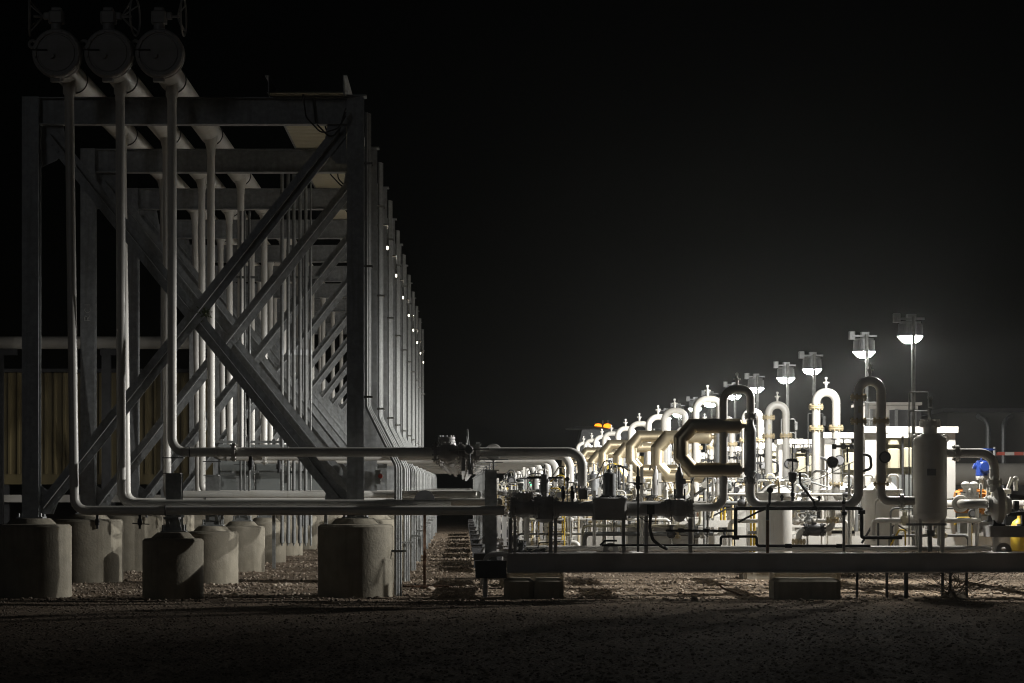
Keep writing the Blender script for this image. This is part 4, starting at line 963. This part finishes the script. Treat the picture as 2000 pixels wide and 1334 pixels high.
# racks of small-bore pipework: no two alike
def small_rack(k, px0, px1, Yo, seed, label, top=(900, 985)):
    rr = random.Random(seed * 31 + k); Y = YS[k] + Yo
    def q(px, py, dy=0): a = w(px, py, Yo); return V((a.x, Y + dy, a.z))
    t = T('pipework_rack', label, 'pipework', q((px0 + px1) / 2, 1076), 'racks of small pipework on the skids')
    zf = w(0, 1080).z
    posts = [px0 + (px1 - px0) * (i + .5) / 3 + rr.uniform(-15, 15) for i in range(3)]
    for px in posts:
        a = q(px, rr.uniform(*top)); MB().bar(V((a.x, Y, zf)), a, .045, .045, (0, 1, 0)).build('post', 'white', t)
    for i in range(4):
        py = rr.uniform(955, 1066); a, b_ = px0 + rr.uniform(0, 40), px1 - rr.uniform(0, 40); dy = rr.uniform(-.2, .2); r = rr.choice((.014, .02, .03, .036))
        P = [q(a, py, dy), q(b_, py, dy)]
        if rr.random() < .7: P = [q(a, min(1076, py + rr.uniform(20, 60)), dy)] + P
        if rr.random() < .7: P = P + [q(b_, py - rr.uniform(20, 50) if rr.random() < .5 else min(1077, py + rr.uniform(20, 60)), dy)]
        MB().tube(P, r, 10, fil=.07, n=4).build('pipe', rr.choice(('white', 'white', 'galvd', 'cream')), t)
        for j in range(2):
            px = rr.uniform(a + 12, b_ - 12); c = q(px, py, dy)
            m = MB().lathe([(r * 1.2, -.06), (r * 2, -.03), (r * 2, .03), (r * 1.2, .06)], c, (1, 0, 0), 12).cyl(c, c + V((0, 0, r * 2 + .05)), r * .9, 8)
            if rr.random() < .5: m.torus(c + V((0, 0, r * 2 + .06)), (0, 0, 1), .05, .007, 16, 6).bar(c + V((-.05, 0, r * 2 + .06)), c + V((.05, 0, r * 2 + .06)), .01, .01)
            else: m.bar(c + V((-.02, -.01, r * 2 + .05)), c + V((.12, -.01, r * 2 + .06)), .018, .01)
            m.build('valve', rr.choice(('white', 'galvd', 'cream', 'dark', 'flange')), t)
            if r > .025:
                MB().flange(c + V((.085, 0, 0)), (1, 0, 0), r * 2.2, .012, 6, True, .008).build('flange', rr.choice(('white', 'flange')), t)
    for i in range(5):
        px = rr.uniform(px0 + 10, px1 - 10); py = rr.uniform(*top); dy = rr.uniform(-.2, .2); sg = rr.choice((-1, 1))
        MB().tube([V((q(px, 0).x, Y + dy, zf)), q(px, py, dy), q(px + sg * rr.uniform(8, 30), py, dy), q(px + sg * 32, py + rr.uniform(10, 45), dy)], rr.choice((.008, .011, .016)), 8, fil=.04, n=4).build('tube', rr.choice(('white', 'galvd', 'chrome', 'yellow', 'dark')), t)
    for i in range(3):
        px = rr.uniform(px0 + 15, px1 - 15); py = rr.uniform(top[0] + 10, 1000); c = q(px, py, -.15)
        g_ = MB().cyl(c + V((0, .05, 0)), c, .05 + .03 * rr.random(), 18, .01).cyl(c + V((0, .03, -.04)), c + V((0, .03, -.16)), .012, 8).build('gauge', rr.choice(('dark', 'cream', 'galvd')), t)
        MB().cyl(c + V((0, .001, 0)), c + V((0, -.004, 0)), .04, 18).build('dial', 'glass', g_)
    for i in range(2):
        px = rr.uniform(px0 + 15, px1 - 15); c = q(px, rr.uniform(940, 1010), .1)
        m = MB().box(c, (.11, .1, .15), ch=.02).cyl(c + V((0, -.05, 0)), c + V((0, -.10, 0)), .05, 14, .01).cyl(c + V((0, 0, -.07)), c + V((0, 0, -.2)), .018, 8)
        m.build('transmitter', rr.choice(('cream', 'white', 'grey', 'blue' if i and k % 3 == 1 else 'white')), t)
for k in range(7):
    small_rack(k, 1130, 1400, .75, 1, 'tangle of small pipes and gauges behind the inlet header ' + skid(k))
    small_rack(k, 1400, 1690, 2.0, 2, 'tangle of small pipes and gauges behind the process pipe ' + skid(k))
    if k < 5: small_rack(k, 1700, 1930, .75, 3, 'tangle of small pipes and gauges around the vessel foot ' + skid(k), (1000, 1040))
    small_rack(k, 1010, 1330, 2.75, 5, 'pale tangle of small pipes along the rear beam ' + skid(k), (890, 970))
    small_rack(k, 985, 1150, 1.7, 4, 'tangle of small pipes and gauges at the inlet end ' + skid(k), (920, 1000))
# fittings round the pump
Y = 1.5
c = w(1893, 980, Y)
t = T('motor', 'orange finned motor lying behind the pump pipe', 'motor', c)
m = MB().cyl(c + V((-.2, 0, 0)), c + V((.25, 0, 0)), .16, 26, .02)
for i in range(18):
    a = 2 * math.pi * i / 18; e = V((0, math.cos(a), math.sin(a))); m.bar(c + e * .165 + V((-.15, 0, 0)), c + e * .165 + V((.2, 0, 0)), .012, .03, e)
m.build('body', 'orange', t); MB().box(c + V((0, 0, -.3)), (.3, .2, .28)).build('foot', 'galvd', t)
c = w(1992, 1062, Y)
t = T('gas_cylinder', 'yellow gas cylinder standing behind the pump base', 'cylinder', w(1992, 1080, Y))
MB().lathe([(.12, 0), (.13, .02), (.13, .34), (.1, .42), (.04, .46), (.03, .52), (0, .53)], (c.x, Y, w(0, 1082).z), (0, 0, 1), 22).build('bottle', 'yellow', t)
MB().cyl((c.x, Y, w(0, 1082).z + .53), (c.x, Y, w(0, 1082).z + .58), .018, 8).build('valve', 'dark', t)
t = T('valve_pair', 'pair of white capped valves on a stem above the pump pipe', 'valve', w(1893, 985, .6))
for px in (1886, 1902):
    q = w(px, 985, .6); MB().cyl(q, w(px, 953, .6), .04, 14).lathe([(.05, 0), (.065, .02), (.065, .06), (.03, .085), (0, .09)], w(px, 953, .6), (0, 0, 1), 16).flange(w(px, 966, .6), (0, 0, 1), .07, .012, 6).build('valve', 'white', t)
MB().cyl(w(1908, 1078, .6), w(1908, 962, .6), .03, 12).build('stem', 'white', t)
t = T('lever_valve', 'slanted white lever valve above the pump motor', 'valve', w(1968, 958, .5))
q = w(1966, 960, .5); MB().cyl(q + V((0, 0, -.25)), q, .03, 12).box(q, (.12, .08, .08), ch=.02).cyl(q, w(1976, 932, .5), .022, 10).cyl(w(1984, 958, .5), w(1984, 938, .5), .03, 12).torus(w(1984, 936, .5), (0, 1, 0), .035, .009, 16, 6).build('valve', 'white', t)
# status light
q = w(1036, 945, 16)
t = T('status_light', 'tiny green status light glowing among the far valves', 'light', q)
MB().ball(q, .03, 10).build('lens', 'led', t); MB().cyl(q + V((0, 0, -.25)), q + V((0, 0, -.03)), .02, 10).build('base', 'dark', t)

# pipes and twigs under the long skid
for i, px in enumerate((1674, 1734, 1770, 1843, 1856, 1890)):
    a = w(px, 1119, -.05); r = .02 if i != 2 else .03
    MB().cyl((a.x, -.05 + .08 * (i % 2), -.02), (a.x, -.05 + .08 * (i % 2), w(0, 1080).z - .01), r, 10).solo('drain_post', 'dark', 'dark upright drain tube reaching the gravel below the skid, ' + ('first from the middle block', 'second from the middle block', 'thickest of the row', 'first beside the dry twigs', 'second beside the dry twigs', 'last beyond the dry twigs')[i], 'tube', (a.x, -.05 + .08 * (i % 2), 0), 'drain tubes under the front skid')
m = MB(); rr = random.Random(5)
for i in range(38):
    b = V((w(1862, 0).x + rr.gauss(0, .1), -.1 + rr.gauss(0, .1), .05)); d = V((rr.gauss(0, .35), rr.gauss(0, .2), rr.uniform(.08, .32)))
    m.tube([b, b + d * .5 + V((rr.gauss(0, .03), 0, .02)), b + d], .004, 5)
m.lathe([(0, .1), (.12, .08), (.2, 0), (.22, -.02)], (w(1862, 0).x, -.1, .0), (0, 0, 1), 14)
m.solo('dry_bush', 'stick', 'dry twiggy bush under the front skid below the vessel', 'bush', (w(1862, 0).x, -.1, 0))
a, b = w(1408, 1141, -.55), w(1450, 1152, -.55); a.z = .17; b.z = .05
MB().tube([a + V((-.01, 0, .03)), a, a + V((.03, 0, -.02)), b], .012, 7).solo('bent_rod', 'rust', 'bent rusty rod sticking out of the gravel before the front skid', 'rod', b)

# ------------------------------------------------------------------ background
Y = 55.0
x0, x1 = -16.6, w(395, 0, Y).x; zt, zb = w(0, 728, Y).z, w(0, 946, Y).z
t = T('site_building', 'raised hall of yellowish ribbed sheet wall behind the outer posts', 'building', (x0, Y, 0))
m = MB(); n = int((x1 - x0) / .31); pts = []
for i in range(n):
    xx = x0 + i * .31; pts += [(xx, 0), (xx + .19, 0), (xx + .215, -.07), (xx + .285, -.07)]
pts.append((x1, 0))
h0 = zb + .35
m.add([(a, Y + b, h0) for a, b in pts] + [(a, Y + b, zt) for a, b in pts], [(i, i + 1, len(pts) + i + 1, len(pts) + i) for i in range(len(pts) - 1)])
m.build('ribbed_wall', 'corr', t, smooth=20)
MB().box(((x0 + x1) / 2, Y + 3.04, (zt + zb) / 2), (x1 - x0, 6, zt - zb)).build('hall', 'corr', t)
MB().box(((x0 + x1) / 2, Y - .0, zb + .17), (x1 - x0 + .1, .2, .34)).build('base_beam', 'corr', t)
MB().box(((x0 + x1) / 2, Y + 3, zt + .07), (x1 - x0 + .3, 6.4, .12)).build('roof', 'dark', t)
for x in (x0 + 1, x0 + 4, x1 - 2.6, x1 - .3):
    for yy in (Y + .3, Y + 5): MB().bar((x, yy, 0), (x, yy, zb), .25, .25, (0, 1, 0)).build('leg', 'dark', t)
z = w(0, 985, Y).z + .2
MB().bar((x0, Y - .5, z), (x1, Y - .5, z), .2, .25).build('rail', 'pale', t)
zz = w(0, 672.5, Y).z
t = T('overhead_pipe', 'fat pale pipe running high above the yellowish hall', 'pipe', (x0, Y - 1, zz))
MB().cyl((x0, Y - 1, zz), (x1 + .6, Y - 1, zz), .215, 20).build('pipe', 'pale', t)
for x in (w(208, 0, Y - 1).x, x0 + 1.0, x1): MB().bar((x, Y - 1, 0), (x, Y - 1, zz - .2), .3, .26, (0, 1, 0)).box((x + .2, Y - 1, zz - .32), (.8, .3, .2)).build('post', 'dark', t)

Y = 48.0; D = 1 + Y / 36
xt, rt_ = w(1840, 0, Y).x, 21 / 145 * D; zc = w(0, 926, Y).z
t = T('transfer_pipe', 'very fat pale pipe lying low before the far dark wall', 'pipe', (xt, Y, 0))
MB().cyl((xt, Y, zc), (xt + 16, Y, zc), rt_, 40).build('pipe', 'pale', t)
for dx in (1.2, 6, 11): MB().box((xt + dx, Y, (zc - rt_ * .6) / 2), (.4, rt_ * 1.6, zc - rt_ * .6)).build('saddle', 'conc', t)
Y = 60.0; q = w(1850, 806, Y)
t = T('far_building', 'plain dull wall of a hall far beyond the pump', 'building', (q.x, Y, 0))
MB().box((q.x + 9, Y + 4, q.z / 2), (18, 8, q.z)).build('wall', 'hallw', t)
MB().box((q.x + 9, Y + 4, q.z + .08), (18.4, 8.4, .14)).build('roof', 'dark', t)
lx = w(1930, 0, Y - .5).x; lz = w(0, 812, Y - .5).z
MB().tube([(lx, Y - .5, .1), (lx, Y - .5, lz - .2), (lx - .3, Y - .1, lz)], .09, 8, fil=.5).tube([(lx + .55, Y - .5, .1), (lx + .55, Y - .5, lz - .2), (lx + .9, Y - .1, lz)], .09, 8, fil=.5).build('downpipe', 'galv', t)
Yt = 24.0; q = w(1943, 886, Yt)
t = T('barrier_tape', 'red and white barrier tape stretched before the pale tank', 'tape', q)
for nm, off in (('red', 0), ('white', 1)):
    m = MB()
    for i in range(12):
        if i % 2 == off: m.box((q.x + .12 + i * .21, Yt, q.z), (.208, .01, .075))
    m.build('red_band' if nm == 'red' else 'white_band', 'tapered' if nm == 'red' else 'tapewhite', t)
for i in (0, 1): MB().cyl((q.x + i * 2.6, Yt, 0), (q.x + i * 2.6, Yt, q.z + .15), .03, 10).build('post', 'galvd', t)
Y = 40.0; a, b = w(1694, 792, Y), w(1793, 834, Y)
t = T('site_hut', 'pale site hut standing on posts behind the lamp posts', 'hut', ((a.x + b.x) / 2, Y, 0))
MB().box(((a.x + b.x) / 2, Y + 1.2, (a.z + 2.2) / 2 + 0), (b.x - a.x, 2.4, a.z - 2.2)).build('wall', 'pale', t)
MB().box(((a.x + b.x) / 2, Y + 1.2, a.z + .05), (b.x - a.x + .2, 2.6, .08)).build('roof', 'pale', t)
for x in (a.x + .1, w(1750, 0, Y).x, b.x - .1): MB().bar((x, Y - .06, 0), (x, Y - .06, a.z - .1), .08, .08, (0, 1, 0)).build('post', 'galvd', t)
MB().box((w(1768, 0, Y).x, Y - .02, w(0, 818, Y).z), (.9, .03, .5)).build('window', 'dark', t)

# utility truck beyond the last skids: amber beacons on its cab roof
Y = 56.0; q = w(1178, 838, Y); xc = q.x; zr = q.z
t = T('utility_truck', 'tall truck with two amber beacons parked beyond the skids', 'truck', (xc, Y, 0))
m = MB().prism([(-.95, 1.0), (1.05, 1.0), (1.05, 2.0), (.72, zr), (-.95, zr)], (xc, Y, 0), (xc, Y + 2.3, 0), (0, 0, 1)); m.build('cab', 'dark', t)
MB().lathe([(.75, 0), (.8, .04), (.4, .12), (0, .14)], (xc - .5, Y + .4, zr - .02), (0, 0, 1), 24).build('roof_dome', 'dark', t)
MB().box((xc + .1, Y - .012, 2.55), (1.4, .02, .7)).build('window', 'glass', t)
MB().box((xc + 3.1, Y + 1.15, 1.75), (4, 2.3, 1.6), ch=.05).build('body', 'yellow', t)
for dx in (-.2, 2.4, 4.2):
    for yy in (Y + .15, Y + 2.15): MB().cyl((xc + dx, yy - .15, .5), (xc + dx, yy + .15, .5), .5, 24, .06).build('wheel', 'black', t)
for px in (1169, 1187): a = w(px, 833, Y); MB().lathe([(.13, -.08), (.13, .04), (.1, .1), (0, .12)], (a.x, Y + .3, zr + .08), (0, 0, 1), 16).build('beacon', 'beacon', t)
for px in (1180, 1190): a = w(px, 0, Y); MB().cyl((a.x, Y + .8, zr), (a.x, Y + .8, zr + .32), .02, 8).build('aerial', 'galvd', t)

# ------------------------------------------------------------------ night air, sky, light, camera
hz = MB().box((0, 310, 3.6), (830, 810, 9.4))
hm = bpy.data.materials.new('haze'); hm.use_nodes = True; nt = hm.node_tree
for n in list(nt.nodes):
    if n.type != 'OUTPUT_MATERIAL': nt.nodes.remove(n)
pv = nt.nodes.new('ShaderNodeVolumePrincipled'); pv.inputs['Color'].default_value = (.93, .95, .93, 1); pv.inputs['Density'].default_value = .00052; pv.inputs['Anisotropy'].default_value = .85
nt.links.new(pv.outputs['Volume'], nt.nodes['Material Output'].inputs['Volume'])
ho = hz.build('haze', hm); ho['kind'] = 'stuff'; ho['label'] = 'thin misty night air over the whole yard'

W = bpy.data.worlds.new('World'); scene.world = W; W.use_nodes = True; nt = W.node_tree
sky = nt.nodes.new('ShaderNodeTexSky'); sky.sky_type = 'NISHITA'; sky.sun_disc = False; sky.sun_elevation = R(8); sky.sun_rotation = R(203)
nt.links.new(sky.outputs['Color'], nt.nodes['Background'].inputs['Color']); nt.nodes['Background'].inputs['Strength'].default_value = .00006
sun = bpy.data.lights.new('front_fill', 'SUN'); sun.energy = .026; sun.angle = R(12); sun.color = (.93, .96, 1)  # dim sun lamp added as fill on the faces towards the camera
so = bpy.data.objects.new('front_fill', sun); col.objects.link(so)
d = V((math.sin(R(203)) * math.cos(R(8)), math.cos(R(203)) * math.cos(R(8)), math.sin(R(8))))
so.rotation_euler = d.to_track_quat('Z', 'Y').to_euler(); so.location = d * 60

cam = bpy.data.cameras.new('camera'); co = bpy.data.objects.new('camera', cam); col.objects.link(co)
co.location = (0, -36, 1.5); co.rotation_euler = (R(90), 0, 0)
cam.sensor_width = 36; cam.lens = 145 * 36 / 2000 * 36
cam.shift_x = (1000 - 903) / 2000; cam.shift_y = (950 - 667) / 2000
cam.clip_end = 2000
cam.dof.use_dof = True; cam.dof.focus_distance = 36.5; cam.dof.aperture_fstop = 9.0
scene.camera = co
scene.view_settings.view_transform = 'Standard'; scene.view_settings.look = 'None'; scene.view_settings.exposure = 0; scene.view_settings.gamma = 1
scene.cycles.use_denoising = True
scene.cycles.max_bounces = 6; scene.cycles.diffuse_bounces = 3; scene.cycles.glossy_bounces = 3; scene.cycles.volume_bounces = 0
scene.cycles.sample_clamp_indirect = 3
scene.cycles.use_light_tree = True
scene.cycles.filter_width = 1.1
